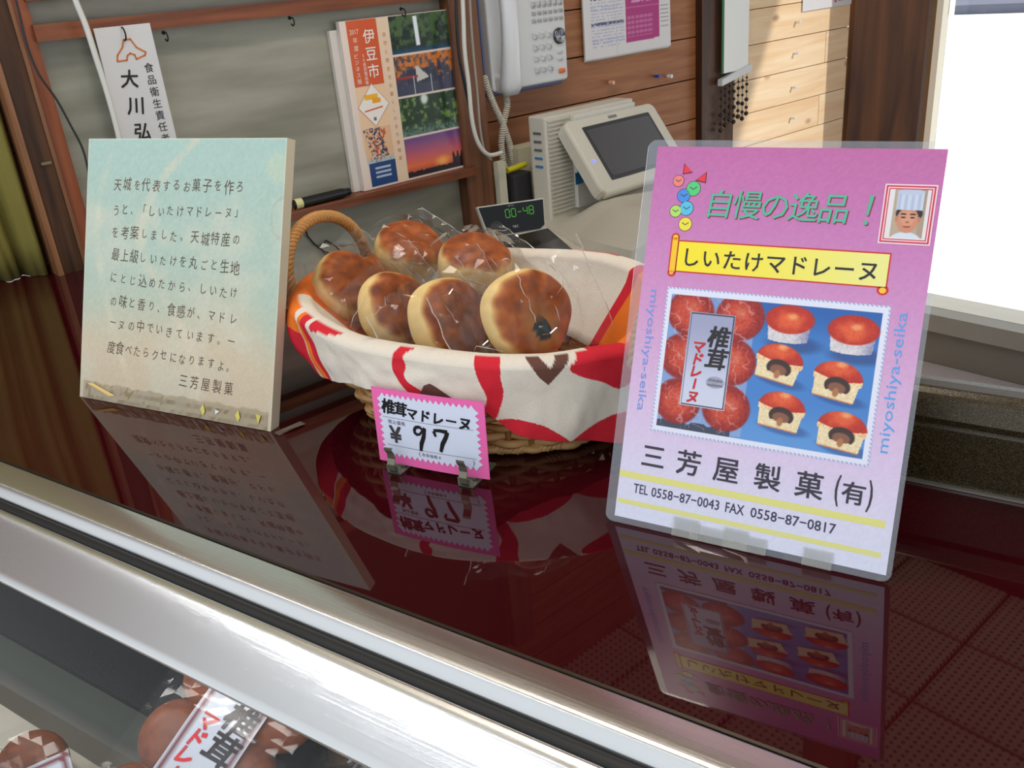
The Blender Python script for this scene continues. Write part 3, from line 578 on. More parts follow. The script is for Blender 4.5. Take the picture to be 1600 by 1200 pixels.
def label_text(b, u0, v1, s, d, dark=(40, 32, 34), red=(196, 36, 40)):
    for ch, v in zip('椎茸', (156, 139.5)): b.char(ch, u0+(74-50)*s, v1-(173-v)*s, 17*s, dark, d, off=.035, shear=.15)
    for ch, v in zip('マドレ', (147.5, 138, 128.5)): b.char(ch, u0+(59.5-50)*s, v1-(173-v)*s, 10.5*s, red, d, off=.04, shear=.15)
    b.poly([(u0+(60-50)*s, v1-(173-123)*s), (u0+(61.6-50)*s, v1-(173-123.5)*s), (u0+(60.8-50)*s, v1-(173-115)*s), (u0+(59-50)*s, v1-(173-115)*s)], red, d)
    b.char('ヌ', u0+(59.5-50)*s, v1-(173-109)*s, 10.5*s, red, d, off=.04, shear=.15)
    b.text('shiitake', u0+(70.5-50)*s, u0+(81.5-50)*s, v1-(173-122.6)*s, v1-(173-125)*s, (70, 66, 80), d); b.text('madeleine', u0+(70-50)*s, u0+(82-50)*s, v1-(173-119)*s, v1-(173-121.3)*s, (70, 66, 80), d)
label_text(pb, 50, 173, 1., .35); pb.obj('product_photo', GLOSSINK, pos)
# tapes on the foot of the poster
for (u0, u1, v1) in ((57, 78, 15), (71, 130, 12), (97, 116, 15), (156, 177, 13)):
    V = [pb.P(u0, -1.0, 1.0), pb.P(u1, -1.0, 1.0), pb.P(u1, v1*.35, .8+random.random()*.8), pb.P((u0+u1)/2, v1*.5, .8+random.random()*1.2), pb.P(u0, v1*.4, .8+random.random()*.6), pb.P(u0, v1, .7), pb.P((u0+u1)/2, v1, 1.0), pb.P(u1, v1, .7)]
    V[0][2] = V[1][2] = .0006
    obj('tape', V, [(0, 1, 2, 3), (0, 3, 4), (4, 3, 6, 5), (3, 2, 7, 6)], film('foot tape', haze=.16, hazecol=(224, 220, 190), rough=.1, gl=2.5), pos)

# ================================================================== PRICE CARD
BL, e, up = stand((594, 718), (767, 750), 3, .0045)
cw_ = un(766, 748, .0045); pc = Board(BL, e, up, mm2*.992); pc.bend = lambda u, v: -3.5*math.sin(math.pi*u/118)*0-((u/118.)**2)*(1-v/75.)*0+2.2*math.sin(math.pi*min(max(u/118., 0), 1))
card = empty('price_card', un(680, 740, 0), 'pink zigzag-bordered price card reading 97 yen in front of the bread basket', 'price card')
def cardgrid(col, d, u0=0, u1=118, v0=0, v1=75, nu=24, nv=3): pc.grid(u0, u1, v0, v1, nu, nv, lambda U, V: np.tile(np.array(col, float), (len(U), 1)), d)
PINK = (250, 112, 178)
cardgrid(PINK, 0); cardgrid((236, 120, 176), -.5)
o = pc.obj('pink_card', vcol('card stock', .7, .2), card)
zz = []; U0, U1, V0, V1 = 9.5, 108.5, 11, 67; st = 5.9
nU = int(round((U1-U0)/st)); nV = int(round((V1-V0)/st))
for k in range(nU): zz += [(U0+(U1-U0)*k/nU, V0), (U0+(U1-U0)*(k+.5)/nU, V0-3.9)]
for k in range(nV): zz += [(U1, V0+(V1-V0)*k/nV), (U1+3.9, V0+(V1-V0)*(k+.5)/nV)]
for k in range(nU): zz += [(U1-(U1-U0)*k/nU, V1), (U1-(U1-U0)*(k+.5)/nU, V1+3.9)]
for k in range(nV): zz += [(U0, V1-(V1-V0)*k/nV), (U0-3.9, V1-(V1-V0)*(k+.5)/nV)]
# fan of triangles for teeth plus gridded body, so that it follows the bend
for i in range(1, len(zz), 2): pc.poly([zz[i-1], zz[i], zz[(i+1) % len(zz)]], (226, 230, 246), .35)
cardgrid((226, 230, 246), .35, U0, U1, V0, V1, 24, 3)
dk = (28, 24, 26)
for k, ch in enumerate('椎茸マドレーヌ'):
    pc.char(ch, 17.5+13.6*k+(0 if k < 2 else -1.5), 56.5-.55*k+(1 if k < 2 else -1), [15.5, 14.5, 12.5, 13, 13, 12, 13.5][k], dk, .6, off=.044, shear=.12, rot=-3)
for v, a, b_ in ((46.8, 10, 106), (18.7, 12, 107)):
    pc.grid(a, b_, v, v+.35, 20, 2, lambda U, V: np.tile(np.array([60., 60, 66]), (len(U), 1)), .55)
for k, ch in enumerate('税込価格'): pc.char(ch, 18+4.9*k, 42.8, 4.6, (70, 66, 80), .6)
pc.text('¥', 16.5, 29, 22.5, 38.5, (70, 62, 66), .6, off=.045)
def brush(pts, ws, col, d):
    for (a, b_), w0_, w1_ in zip(zip(pts[:-1], pts[1:]), ws[:-1], ws[1:]):
        a = np.array(a); b_ = np.array(b_); t = b_-a; t = t/np.linalg.norm(t); q = np.array([-t[1], t[0]])
        pc.poly([tuple(a-q*w0_/2-t*.2), tuple(b_-q*w1_/2+t*.2), tuple(b_+q*w1_/2+t*.2), tuple(a+q*w0_/2-t*.2)], col, d)
brush([(53.5, 40), (50.5, 42.5), (46, 41.5), (44.3, 37.5), (46, 34.5), (50, 35), (53.5, 39.5), (56, 42), (54, 33), (51, 26), (49.5, 18.5)], [2.2, 3.2, 3.2, 3.2, 3.2, 2.4, 2.2, 3.4, 4.2, 4.4, 3], dk, .62)
brush([(65.5, 40.5), (67, 35.5)], [3.6, 2.4], dk, .62); brush([(65.5, 41.5), (72, 42), (79.5, 41.5), (77.5, 36), (73.5, 29), (71, 21)], [2.8, 3.4, 4.2, 4.2, 4.4, 3.2], dk, .64)
pc.text('(', 47, 48.6, 12, 17.5, (70, 66, 80), .6)
for k, ch in enumerate('本体価格¥'): pc.char(ch, 52+4.3*k, 14.8, 4., (70, 66, 80), .6)
pc.text(')', 103, 104.6, 12, 17.5, (70, 66, 80), .6)
pc.text('10％税率', 10, 17, 13.5, 15.5, (90, 86, 100), .6); pc.obj('printed_face', vcol('card print', .55, .3), card)
# two spring clips that hold it
CL = mat('dull galvanised clip', (150, 152, 132), .45, metal=.6, var=.1, vscale=80); CLD = mat('darker clip spring', (126, 122, 104), .4, metal=.7)
hor = np.cross([0, 0, 1.], e)
def clip(u, label):
    q = pc.P(u, 0, 0); base = np.array([q[0], q[1], 0]); o = empty('card_clip', base, label, 'clip', 'clips holding the price card')
    f = lambda a, b_, z: base+e*a+hor*b_+np.array([0, 0, z])
    g = G().box(-.0065, .0065, -.0085, .030, .0003, .0016, f=f); g.box(-.0065, .0065, -.0085, -.0078, .0003, .0075, f=f); g.box(-.0055, .0055, .004, .0052, .0003, .020, f=f); g.obj('foot', CL, o)
    pts = [(-.0045, .0015), (-.0072, .005), (-.0075, .010), (-.0055, .0145), (-.0058, .019), (-.0085, .0235), (-.0085, .0255)]
    g = G(); V = []; F = []
    for i, (y, z) in enumerate(pts):
        w = .0034
        for s_, t_ in ((-w, 0), (w, 0), (w, .0007), (-w, .0007)): V.append(f(s_, y-t_-.0035, z))
    for i in range(len(pts)-1):
        for k in range(4): F.append((i*4+k, i*4+(k+1) % 4, (i+1)*4+(k+1) % 4, (i+1)*4+k))
    F += [(3, 2, 1, 0), tuple(len(pts)*4-4+k for k in range(4))]; g.add(V, F).obj('spring_tongue', CLD, o)
    G().tube([f(-.005, .001, .0035), f(.005, .001, .0035)], .0014, 8).obj('pivot', CLD, o)
clip(23, 'small metal spring clip under the left end of the pink price card'); clip(99, 'small metal spring clip under the right end of the pink price card')

# ================================================================== BASKET
RH = .112*K
def axes(z, off=0.):
    k = z/RH; return ((-.505-.025*k)*K, (.692+.008*k)*K, (.14+.06*k)*K+off, (.108+.027*k)*K+off)
_cr, _sr = math.cos(math.radians(3)), math.sin(math.radians(3))
def bp(t, z, off=0., zz=None):
    cx, cy, a, b_ = axes(min(z, RH), off); x = a*math.cos(t); y = b_*math.sin(t); return np.array([cx+x*_cr-y*_sr, cy+x*_sr+y*_cr, z if zz is None else zz])
bas = empty('wicker_basket', (-.505*K, .692*K, 0), 'oval woven wicker basket with twisted rope-like handles, lined with a cloth', 'basket')
WK = mat('straw coloured willow', (196, 152, 96), .45, var=.25, vscale=60, bump=.2, bscale=300); WKD = mat('darker willow stakes', (160, 112, 64), .5, var=.25, vscale=50)
NR = 42
for row in range(11):
    z = .006+row*(RH-.026)/10; pts = []; n = NR*4
    for k in range(n):
        t = 2*math.pi*k/n; ph = math.cos(NR/2*t+(math.pi if row % 2 else 0)); pts.append(bp(t, z+.0012*math.sin(3*t+row)+.0008*math.sin(11*t+row*2), .0034*ph))
    G().tube(pts, [.0034+.0005*math.sin(k*.13+row*1.7) for k in range(n)], 6, closed=True).obj('weaver', WK, bas, smooth=True)
for k in range(NR):
    t = 2*math.pi*(k)/NR; G().tube([bp(t, z, -.0004) for z in np.linspace(.002, RH-.018, 5)], .0026, 5).obj('stake', WKD, bas, smooth=True)
for r_, z in ((0, .0035), (0, RH-.019)):
    for ph0 in (0, math.pi*2/3, math.pi*4/3):
        pts = [bp(2*math.pi*k/240, z, .0025*math.cos(60*2*math.pi*k/240+ph0)) + np.array([0, 0, .0025*math.sin(60*2*math.pi*k/240+ph0)+(.0 if z > .01 else .0022)]) for k in range(240)]
        G().tube(pts, .0028, 5, closed=True).obj('border_strand', WK, bas, smooth=True)
g = G(); V = [bp(2*math.pi*k/40, .004, -.004) for k in range(40)]; g.prism(V, np.array([0, 0, .003])); g.obj('basket_floor', WKD, bas)
def handle(side):
    cx = {1: (-.725*K, -.735*K), -1: (-.318*K, -.308*K)}[side]
    ya, yb = (.640*K, .775*K) if side == 1 else (.640*K, .77*K); path = []
    for k in range(41):
        a = math.pi*(1-k/40); y = (ya+yb)/2+(yb-ya)/2*math.cos(a)*(1+.10*math.sin(a)); h = math.sin(a)**.8*.086*K
        lean = (-.012 if side == 1 else .012)*math.sin(a); path.append(np.array([cx[0]+(cx[1]-cx[0])*k/40+lean, y, .097*K+h-.004]))
    P_ = np.array(path); pid = .0
    for s_ in range(4):
        pts = []; fine = 160
        for k in range(fine+1):
            f_ = k/fine*40; i = min(int(f_), 39); p = P_[i]*(1-(f_-i))+P_[i+1]*(f_-i); t = P_[i+1]-P_[i]; t /= np.linalg.norm(t); a1 = np.array([1., 0, 0]); a1 -= t*(a1@t); a1 /= np.linalg.norm(a1); a2 = np.cross(t, a1)
            ang = 2*math.pi*(f_/40*11+s_/4); pts.append(p+(a1*math.cos(ang)+a2*math.sin(ang))*.0032)
        G().tube(pts, .0031, 6).obj('handle_strand', mat('golden willow strand', (190, 136, 74), .4, var=.2, vscale=80), bas, smooth=True)
handle(1); handle(-1)

# ---- cloth lining folded over the rim
hemT = [(-180, .045), (-165, .044), (-150, .042), (-140, .044), (-125, .050), (-116, .054), (-104, .060), (-86, .063), (-76, .0613), (-65.5, .0533), (-58, .035), (-53, .0297), (-47, .025), (-39, .0227), (-25, .013), (-12, .012), (0, .03), (20, .05), (60, .055), (120, .055), (180, .045)]
topT = [(-180, .108), (-150, .104), (-122, .1), (-105, .0965), (-82, .0958), (-63, .0918), (-46, .0895), (-32, .09), (-19, .087), (-8, .094), (5, .100), (30, .112), (60, .112), (90, .106), (130, .104), (180, .108)]
def itp(T_, d): return np.interp((d+180) % 360-180, [a for a, _ in T_], [b_ for _, b_ in T_])
POL = [  # (colour, polygon in (degrees round the rim, height)) on the outside of the fold
 ('r', [(-85.7, .0935), (-80.8, .0972), (-81.5, .10), (-86.8, .10), (-89, .0877), (-89.4, .0807), (-86.4, .066), (-84, .062), (-79, .060), (-82.5, .0685), (-86.2, .0768), (-84.8, .085)]),
 ('r', [(-66.5, .10), (-59, .10), (-59.9, .0781), (-59.2, .066), (-61.3, .052), (-62.4, .0448), (-66, .0510), (-63.6, .0633), (-66, .0782)]),
 ('r', [(-63.5, .0445), (-60, .0468), (-56.2, .0455), (-48.9, .0395), (-41.5, .025), (-41, .018), (-51.1, .022), (-62, .040)]),
 ('r', [(-42, .0814), (-38, .0883), (-36, .10), (-12, .10), (-14, .078), (-20, .062), (-25.5, .0570), (-30.3, .0665), (-36.7, .0725)]),
 ('r', [(-44, .015), (-43.5, .0183), (-34.9, .0325), (-18.6, .0428), (-5, .045), (-3, .0), (-40, .0)]),
 ('b', [(-80.6, .072), (-79, .0735), (-73.5, .063), (-75.3, .0560), (-84.5, .0565)]),
 ('b', [(-53.5, .094), (-50.5, .094), (-46.4, .0834), (-42.8, .094), (-38.6, .094), (-47, .0705), (-49.2, .0765)]),
 ('r', [(-122.5, .105), (-119, .106), (-106.5, .0985), (-110, .0955), (-117, .0955), (-122, .092)]),
 ('r', [(-129.5, .12), (-125.5, .12), (-124.5, .09), (-121, .06), (-120, .04), (-123.2, .04), (-126.5, .06), (-129, .08)]),
 ('o', [(-132, .12), (-129.2, .12), (-128.5, .08), (-126, .058), (-124, .04), (-126, .04), (-130, .06)]),
 ('r', [(-200, .082), (-131.5, .084), (-130, .02), (-200, .02)]), ('o', [(-200, .13), (-158, .13), (-138, .106), (-131.5, .092), (-131.5, .084), (-200, .082)]),
 ('r', [(170, .13), (182, .13), (182, .02), (170, .02)]), ('r', [(20, .2), (34, .2), (40, .02), (28, .02)]), ('r', [(60, .2), (75, .2), (70, .02), (50, .02)]), ('o', [(-8, .2), (14, .2), (14, .02), (-4, .02)])]
def chaikin(P_, n=2):
    for _ in range(n):
        P_ = [q for a, b_ in zip(P_, P_[1:]+P_[:1]) for q in ((.75*a[0]+.25*b_[0], .75*a[1]+.25*b_[1]), (.25*a[0]+.75*b_[0], .25*a[1]+.75*b_[1]))]
    return P_
POL = [(c, chaikin(P_) if c == 'r' and len(P_) > 5 else P_) for c, P_ in POL]
CC = {'w': (222, 210, 194), 'r': (206, 44, 56), 'b': (104, 70, 60), 'o': (232, 118, 44)}
def inpoly(x, y, P_):
    r_ = False; j = len(P_)-1
    for i in range(len(P_)):
        if (P_[i][1] > y) != (P_[j][1] > y) and x < (P_[j][0]-P_[i][0])*(y-P_[i][1])/(P_[j][1]-P_[i][1])+P_[i][0]: r_ = not r_
        j = i
    return r_
NT = 1900; sU = 100; J0, J1 = 8, 18; D_ = []; Z_ = []; O_ = []; V = []
for i in range(NT):
    d = -180+360*i/NT; t = math.radians(d); hem = itp(hemT, d); top = itp(topT, d)
    for j in range(sU+1):
        if j < J0:
            k = j/J0; z = .045+(top-.006-.045)*k; off = (-.034)*(1-k)+(-.012)*k+.003*math.sin(6*t+2*k)*(1-k)
            p = bp(t, min(z, RH), off, z); side = 0
        elif j < J1:
            a = math.pi*(1-(j-J0)/(J1-J0)); p = bp(t, RH, -.0015+.0105*math.cos(a), top-.006+.006*math.sin(a)); z = p[2]; side = 1 if a < math.pi*.45 else 0
        else:
            k = (j-J1)/(sU-J1); z = (top-.006)+(hem-(top-.006))*k; side = 1
            off = .009+.25*max(0, RH-z)+.0012*math.sin(9*t+k*3)*k+.0018*math.sin(4*t+1.5)*k+.0007*math.sin(23*t+k*5)*k+.0028*noise.noise(Vector((t*5, k*1.8, 3.)))*min(1, k*3)+.0012*noise.noise(Vector((t*14, k*3, 9.)))*min(1, k*3)
            if d < -126 or d > 150: q = (-126-d)/30. if d < 0 else 1.8-max(0, (180-d)/30.)*1.8; off += .014*math.sin(min(1, max(0, q))*math.pi/2)*math.sin(k*math.pi*.9+.1)
            off += .010*math.exp(-((d+18)/9.)**2)*math.sin(k*math.pi*.7)
            p = bp(t, z, off)
        V.append(p); D_.append(d); Z_.append(z); O_.append(side)
D_ = np.array(D_); Z_ = np.array(Z_); O_ = np.array(O_)
def inpoly(x, y, P_):
    r_ = np.zeros(len(x), bool); j = len(P_)-1
    for i in range(len(P_)):
        (xi, yi), (xj, yj) = P_[i], P_[j]
        if yi != yj: r_ ^= ((yi > y) != (yj > y)) & (x < (xj-xi)*(y-yi)/(yj-yi)+xi)
        j = i
    return r_
cols = np.tile(np.array(CC['w'], float), (len(D_), 1))
for nm, P_ in POL: cols[(O_ == 1) & (inpoly(D_, Z_, P_) | inpoly(D_-360, Z_, P_))] = CC[nm]
inn_ = O_ == 0
for a, b_, c in ((-20, 34, 'o'), (34, 41, 'r'), (-34, -20, 'r'), (150, 181, 'o'), (-181, -150, 'o')): cols[inn_ & (D_ > a) & (D_ < b_)] = CC[c]
cols = lin(cols)*(1+.05*(rng.random(len(D_))-.5))[:, None]; F = []
n_ = sU+1
for i in range(NT):
    for j in range(sU): a = i*n_+j; b_ = ((i+1) % NT)*n_+j; F.append((a, b_, b_+1, a+1))
me_c = obj('basket_cloth', V, F, vcol('printed cotton cloth', .9, .1, bump=.35, bscale=900), cols=np.array(cols), smooth=True)
sdm = me_c.modifiers.new('thickness', 'SOLIDIFY'); sdm.thickness = .0012; sdm.offset = 0
tag(me_c, 'cream cotton cloth with red curves and brown chevrons folded over the basket rim', 'cloth')

# ================================================================== BAGGED BUNS
BUNM = vcol('baked bun crust', .5, .25, bump=.12, bscale=250); BAGM = film('crinkled bag film', haze=.012, hazecol=(240, 236, 232), rough=.05, gl=.45)
DB = .085*K; RB = DB/2
def make_bun(parent, seed, hole=None, cream=(240, 204, 136)):
    rn = np.random.default_rng(seed); n = 72; prof = []
    h = .62*DB
    for k in range(33):
        a = -math.pi/2+math.pi*k/32; r_ = RB*abs(math.cos(a))**.6 if abs(math.cos(a)) > 1e-6 else 0; z = h/2*(math.copysign(abs(math.sin(a))**.8, math.sin(a)))
        if z < 0: r_ *= .97+.03*(1+z/(h/2))
        prof.append((r_, z))
    prof = prof[1:-1]; V = []; cols = []; F = []
    V.append((0, 0, -h/2)); cols.append(lin(cream)*.8)
    for (r_, z) in prof:
        for k in range(n):
            t = 2*math.pi*k/n; x = r_*math.cos(t); y = r_*math.sin(t); w = 1+.025*math.sin(3*t+seed)+.015*math.sin(5*t+2*seed); zz_ = z
            dim = 0
            if z > 0: dim = -.004*math.exp(-((x-.004)**2+(y+.004)**2)/.00012)+.0012*noise.noise(Vector((x*70, y*70, seed)))
            P_ = np.array([x*w, y*w, zz_+dim]); V.append(P_)
            nn = np.clip(noise.noise(Vector((x*95, y*95, seed*3.)))*.75+.45, 0, 1); n2 = noise.noise(Vector((x*240, y*240, seed*5.)))*.5+.5
            br = np.array([186, 98, 36.])*(1-nn)+np.array([120, 52, 18.])*nn; br = br*(.84+.34*n2)
            rr_ = r_/RB; goldc = np.array([206, 138, 64.])
            if hole is not None:
                hx = (x-hole[0])/.009; hy = (y-hole[1])/.014; hd = math.hypot(hx*math.cos(.5)+hy*math.sin(.5), -hx*math.sin(.5)+hy*math.cos(.5))+.5*(n2-.5)
                if z > 0 and hd < 2.0: br = br*(hd/2.0)+np.array([196, 150, 84.])*(1-hd/2.0)
                if z > 0 and hd < .85: br = np.array([52, 62, 64.])
            side = sm(np.array([z/(h/2)+.2*(nn-.5)]), .42, .72)[0]; c = np.array(cream)*(.95+.1*n2)*(1-side)+br*side
            edge = max(0, 1-abs(side-.5)*2.4); c = c*(1-edge*.5)+goldc*edge*.5
            if z < -h*.38: c = c*.5+np.array([170, 100, 50.])*.5
            cols.append(lin(np.clip(c, 0, 255)))
    V.append((0, 0, h/2-.003)); cols.append(cols[-1])
    m_ = len(prof)
    for k in range(n): F.append((0, 1+(k+1) % n, 1+k)); F.append((1+(m_-1)*n+k, 1+(m_-1)*n+(k+1) % n, len(V)-1))
    for i in range(m_-1):
        for k in range(n): a = 1+i*n; F.append((a+k, a+(k+1) % n, a+n+(k+1) % n, a+n+k))
    return obj('bun', V, F, BUNM, parent, cols=np.array(cols), smooth=True, local=True)
def make_bag(parent, seed, L=.142, Wd=.098, name='plastic_bag', h=None):
    rn = np.random.default_rng(seed+50); nx, ny = 22, 16; h = h or .62*DB; V = []; F = []
    J = rn.uniform(-1, 1, (ny+1, nx+1, 3)); coarse = rn.uniform(-1, 1, (9, 12))
    def top(i, j, sgn):
        u = i/nx*2-1; v = j/ny*2-1; x = u*L/2; y = v*Wd/2*(1-.10*abs(u)**3); r_ = math.hypot(x, y)
        edge = min((L/2-abs(x)), (Wd/2-abs(y))*1.4, .02+0*r_); edge = max(0, edge)
        if r_ < RB*.80: z = h/2+.0012
        else:
            k = min(1, (r_-RB*.80)/(RB*.75)); z = (h/2+.0012)*(1-k*k*(3-2*k)); z = max(z, .0022*min(1, edge/.006))
        if r_ < RB*1.04: z = max(z, (h/2)*max(0, 1-(r_/(RB*1.08))**5)**.6+.001)
        ci = i/nx*11; cj = j/ny*8; a, b_ = int(min(ci, 10)), int(min(cj, 7)); fa, fb = ci-a, cj-b_
        cz = (coarse[b_, a]*(1-fa)+coarse[b_, a+1]*fa)*(1-fb)+(coarse[b_+1, a]*(1-fa)+coarse[b_+1, a+1]*fa)*fb
        outer = min(1, max(0, (r_-RB*.95)/.008))*(1 if 0 < i < nx else .15); sag = -.004*u*u*math.copysign(1, 1)
        return np.array([x+J[j, i, 0]*.0013, y+J[j, i, 1]*.0013, sgn*z+(cz*.0040*outer+abs(cz)*.0006*sgn)+J[j, i, 2]*.0006*outer+outer*cz*.002])
    for sgn in (1, -1):
        b0 = len(V)
        for j in range(ny+1):
            for i in range(nx+1): V.append(top(i, j, sgn))
        for j in range(ny):
            for i in range(nx):
                a = b0+j*(nx+1)+i
                if (i+j+seed) % 2: F += [(a, a+1, a+nx+2), (a, a+nx+2, a+nx+1)]
                else: F += [(a, a+1, a+nx+1), (a+1, a+nx+2, a+nx+1)]
    o = obj(name, V, F, BAGM, parent, local=True)
    FM = film('folded bag film', haze=.30, hazecol=(250, 246, 240), rough=.06, gl=3.)  # folds whitened in colour to stand for thin highlights and glints
    for q in range(9):
        i = int(rn.integers(1, nx-2)); j = int(rn.integers(1, ny-2)); P_ = []
        di, dj = [(1, 1), (1, 0), (1, -1), (0, 1)][int(rn.integers(0, 4))]
        for k in range(int(rn.integers(2, 6))):
            if 0 <= i <= nx and 0 <= j <= ny: P_.append(top(i, j, 1)+np.array([0, 0, .0004]))
            i += di; j += dj
            if rn.random() < .35: dj = int(rn.integers(-1, 2))
            if di == 0 and dj == 0: dj = 1
        if len(P_) >= 2: G().tube(P_, [.00035*(1 if 0 < k < len(P_)-1 else .3) for k in range(len(P_))], 4).obj('film_fold', FM, parent, local=True, fixn=False)
    for q in range(4):
        i = int(rn.integers(2, nx-3)); j = int(rn.integers(2, ny-3)); a = top(i, j, 1)+np.array([0, 0, .0006]); b_ = top(i+1, j, 1)+np.array([0, 0, .0008]); c_ = top(i, j+1, 1)+np.array([0, 0, .0010])
        G().add([a, a+(b_-a)*rn.uniform(.3, .7), a+(c_-a)*rn.uniform(.5, .9), (a+c_)/2+(b_-a)*.1+np.array([0, 0, .0006])], [(0, 1, 3), (1, 2, 3)]).obj('film_fold', FM, parent, local=True, fixn=False)
    for s_ in (-1, 1):
        pts = [top(0 if s_ < 0 else nx, j, .3) for j in range(0, ny+1)]
        G().tube(pts, .0005, 4).obj('heat_seal', film('white heat seal', haze=.3, gl=2), parent, local=True, fixn=False)
    return o
def frame_for(n, spin):
    n = np.array(n, float); n /= np.linalg.norm(n); x = np.cross([0, 0, 1.], n); x /= np.linalg.norm(x); y = np.cross(n, x); a = math.radians(spin)
    return x*math.cos(a)+y*math.sin(a), -x*math.sin(a)+y*math.cos(a), n
def bun(px, py, dist, ru, spin, seed, label, hole=None, L=.142, Wd=.098, sc=1.0):
    d = ray(px, py); d /= np.linalg.norm(d); c = CAM0+d*dist*K; n = -d+M[:, 0]*ru[0]-M[:, 1]*ru[1]; x, y, n = frame_for(n, spin)
    mt = Matrix(((x[0]*sc, y[0]*sc, n[0]*sc, c[0]), (x[1]*sc, y[1]*sc, n[1]*sc, c[1]), (x[2]*sc, y[2]*sc, n[2]*sc, c[2]), (0, 0, 0, 1)))
    o = empty('bagged_bun', c, label, 'bun', 'bagged buns in the basket', mtx=mt); make_bun(o, seed, hole); make_bag(o, seed, L, Wd)
    return o
bun(822, 492, .84, (.50, .12), 8, 1, 'bagged bun with dark mushroom bit in its crust, front right of the basket', hole=(-.002, -.012), Wd=.094, sc=1.02)
bun(700, 500, .895, (.80, .25), 10, 2, 'bagged brown bun at the front middle of the basket, cream side to the left', Wd=.092)
bun(617, 485, .965, (.75, .5), 14, 3, 'bagged brown bun left of the front middle bun, tucked slightly behind it', Wd=.09, sc=.98)
bun(545, 450, 1.02, (.55, .8), 12, 4, 'bagged brown bun at the far left of the basket by the handle', Wd=.09)
bun(742, 412, 1.01, (.15, 1.3), 5, 5, 'bagged brown bun at the back right of the basket', Wd=.09, sc=.98)
bun(640, 394, 1.08, (.25, 1.1), 14, 6, 'bagged brown bun at the very back of the basket, topmost and darkest', Wd=.09)

# ================================================================== PACKS IN THE CASE
def pack(px, py, dist, label, spin, seed):
    d = ray(px, py); d /= np.linalg.norm(d); c = CAM0+d*dist
    n = -d*.75+np.array([0, -.25, .45]); n /= np.linalg.norm(n)
    # pack "up" axis seen in the picture runs up and to the right
    upv = M @ np.array([math.sin(math.radians(spin)), -math.cos(math.radians(spin)), 0]); upv = upv-n*(upv@n); upv /= np.linalg.norm(upv); ev = np.cross(upv, n)
    o = empty('bun_pack', c, label, 'bun pack', 'six-bun packs inside the display case')
    b = Board(c, ev, upv, .001)
    for a in (-1, 1):
        for r_ in (-1, 0, 1):
            g = G(); prof = [(.0001, -.016), (.022, -.015), (.031, -.006), (.033, .002), (.030, .010), (.020, .0155), (.006, .0172), (.0001, .0173)]
            g.lathe(prof, b.P(a*33, r_*60, -20), n, 24); g.obj('packed_bun', mat('dark baked crust', (124, 64, 32), .5, var=.6, vscale=110, bump=.2), o, smooth=True)
    b.bend = lambda u, v: 1.5*math.cos(u/30.)+.8*math.sin(v*.07)
    b.grid(-29, 29, -95, 95, 14, 40, lambda U, V: mixc(mixc(np.tile(np.array([206, 212, 226.]), (len(U), 1)), (120, 60, 66), ((np.abs(np.abs(U)-25.3) < 1.3) | (np.abs(np.abs(V)-91) < 1.2)).astype(float)), (150, 152, 160), (1-sm(np.hypot((U-11)/12, (V+37)/8), .9, 1.1))*.7), 0)
    b.grid(-25.9, -24.9, -91, 91, 2, 30, lambda U, V: np.tile(np.array([130., 60, 70]), (len(U), 1)), .3)
    label_text(b, -29, 66, 1.65, .8); b.obj('pack_label', GLOSSINK, o)
    rn = np.random.default_rng(seed); V = []; F = []; nx, ny = 14, 22
    for j in range(ny+1):
        for i in range(nx+1):
            u = (i/nx*2-1); v = (j/ny*2-1); V.append(b.P(u*74, v*104, 2.5-1.5*math.cos(u*74/30.)-18*abs(u)**4-12*abs(v)**6+rn.uniform(-.6, .6)))
    for j in range(ny):
        for i in range(nx): a = j*(nx+1)+i; F += [(a, a+1, a+nx+2), (a, a+nx+2, a+nx+1)]
    obj('plastic_bag', V, F, film('clear pack film', haze=.01, gl=.6, rough=.07), o); return o
pack(316, 1180, .86, 'pack of six dark buns with white brush-lettered label behind the front glass, lower left', 27, 5)
pack(540, 1290, .86, 'pack of six dark buns, only its label corner showing below the steel rail', 27, 9)
pack(-60, 1300, 1.0, 'pack of six dark buns at the bottom left corner of the display case', 60, 12)

# ================================================================== CABINET
CC_ = -1.45
RED = wood('reddish cabinet wood', (96, 46, 24), (142, 76, 42), 'Z', .4); REDH = wood('reddish cabinet rail wood', (92, 46, 26), (136, 76, 44), 'W', .4)
DK2 = wood('dark cabinet post wood', (40, 22, 10), (84, 52, 28), 'Z', .55)
GPAN = mat('dusty grey cabinet panel', (128, 126, 112), .38, spec=.5)
nt = GPAN.node_tree; b = nt.nodes['Principled BSDF']; gm = nt.nodes.new('ShaderNodeNewGeometry'); mp = nt.nodes.new('ShaderNodeMapping'); mp.inputs['Rotation'].default_value = (0, 0, -math.radians(74)); mp.inputs['Scale'].default_value = (2.2, 2.2, 14)
n = nt.nodes.new('ShaderNodeTexNoise'); n.inputs['Scale'].default_value = 1.6; n.inputs['Detail'].default_value = 6; cr = nt.nodes.new('ShaderNodeValToRGB')
cr.color_ramp.elements[0].position = .3; cr.color_ramp.elements[0].color = tuple(lin((120, 118, 102)))+(1,); cr.color_ramp.elements[1].position = .75; cr.color_ramp.elements[1].color = tuple(lin((166, 163, 148)))+(1,)
nt.links.new(gm.outputs['Position'], mp.inputs[0]); nt.links.new(mp.outputs[0], n.inputs['Vector']); nt.links.new(n.outputs['Fac'], cr.inputs[0]); nt.links.new(cr.outputs[0], b.inputs['Base Color'])
cab = empty('wall_cabinet', R(CC_-.03, .7, -.45), 'reddish wooden cabinet frame with dusty grey panels along the left wall', 'cabinet')
cz0, cz1 = -.45, 1.2
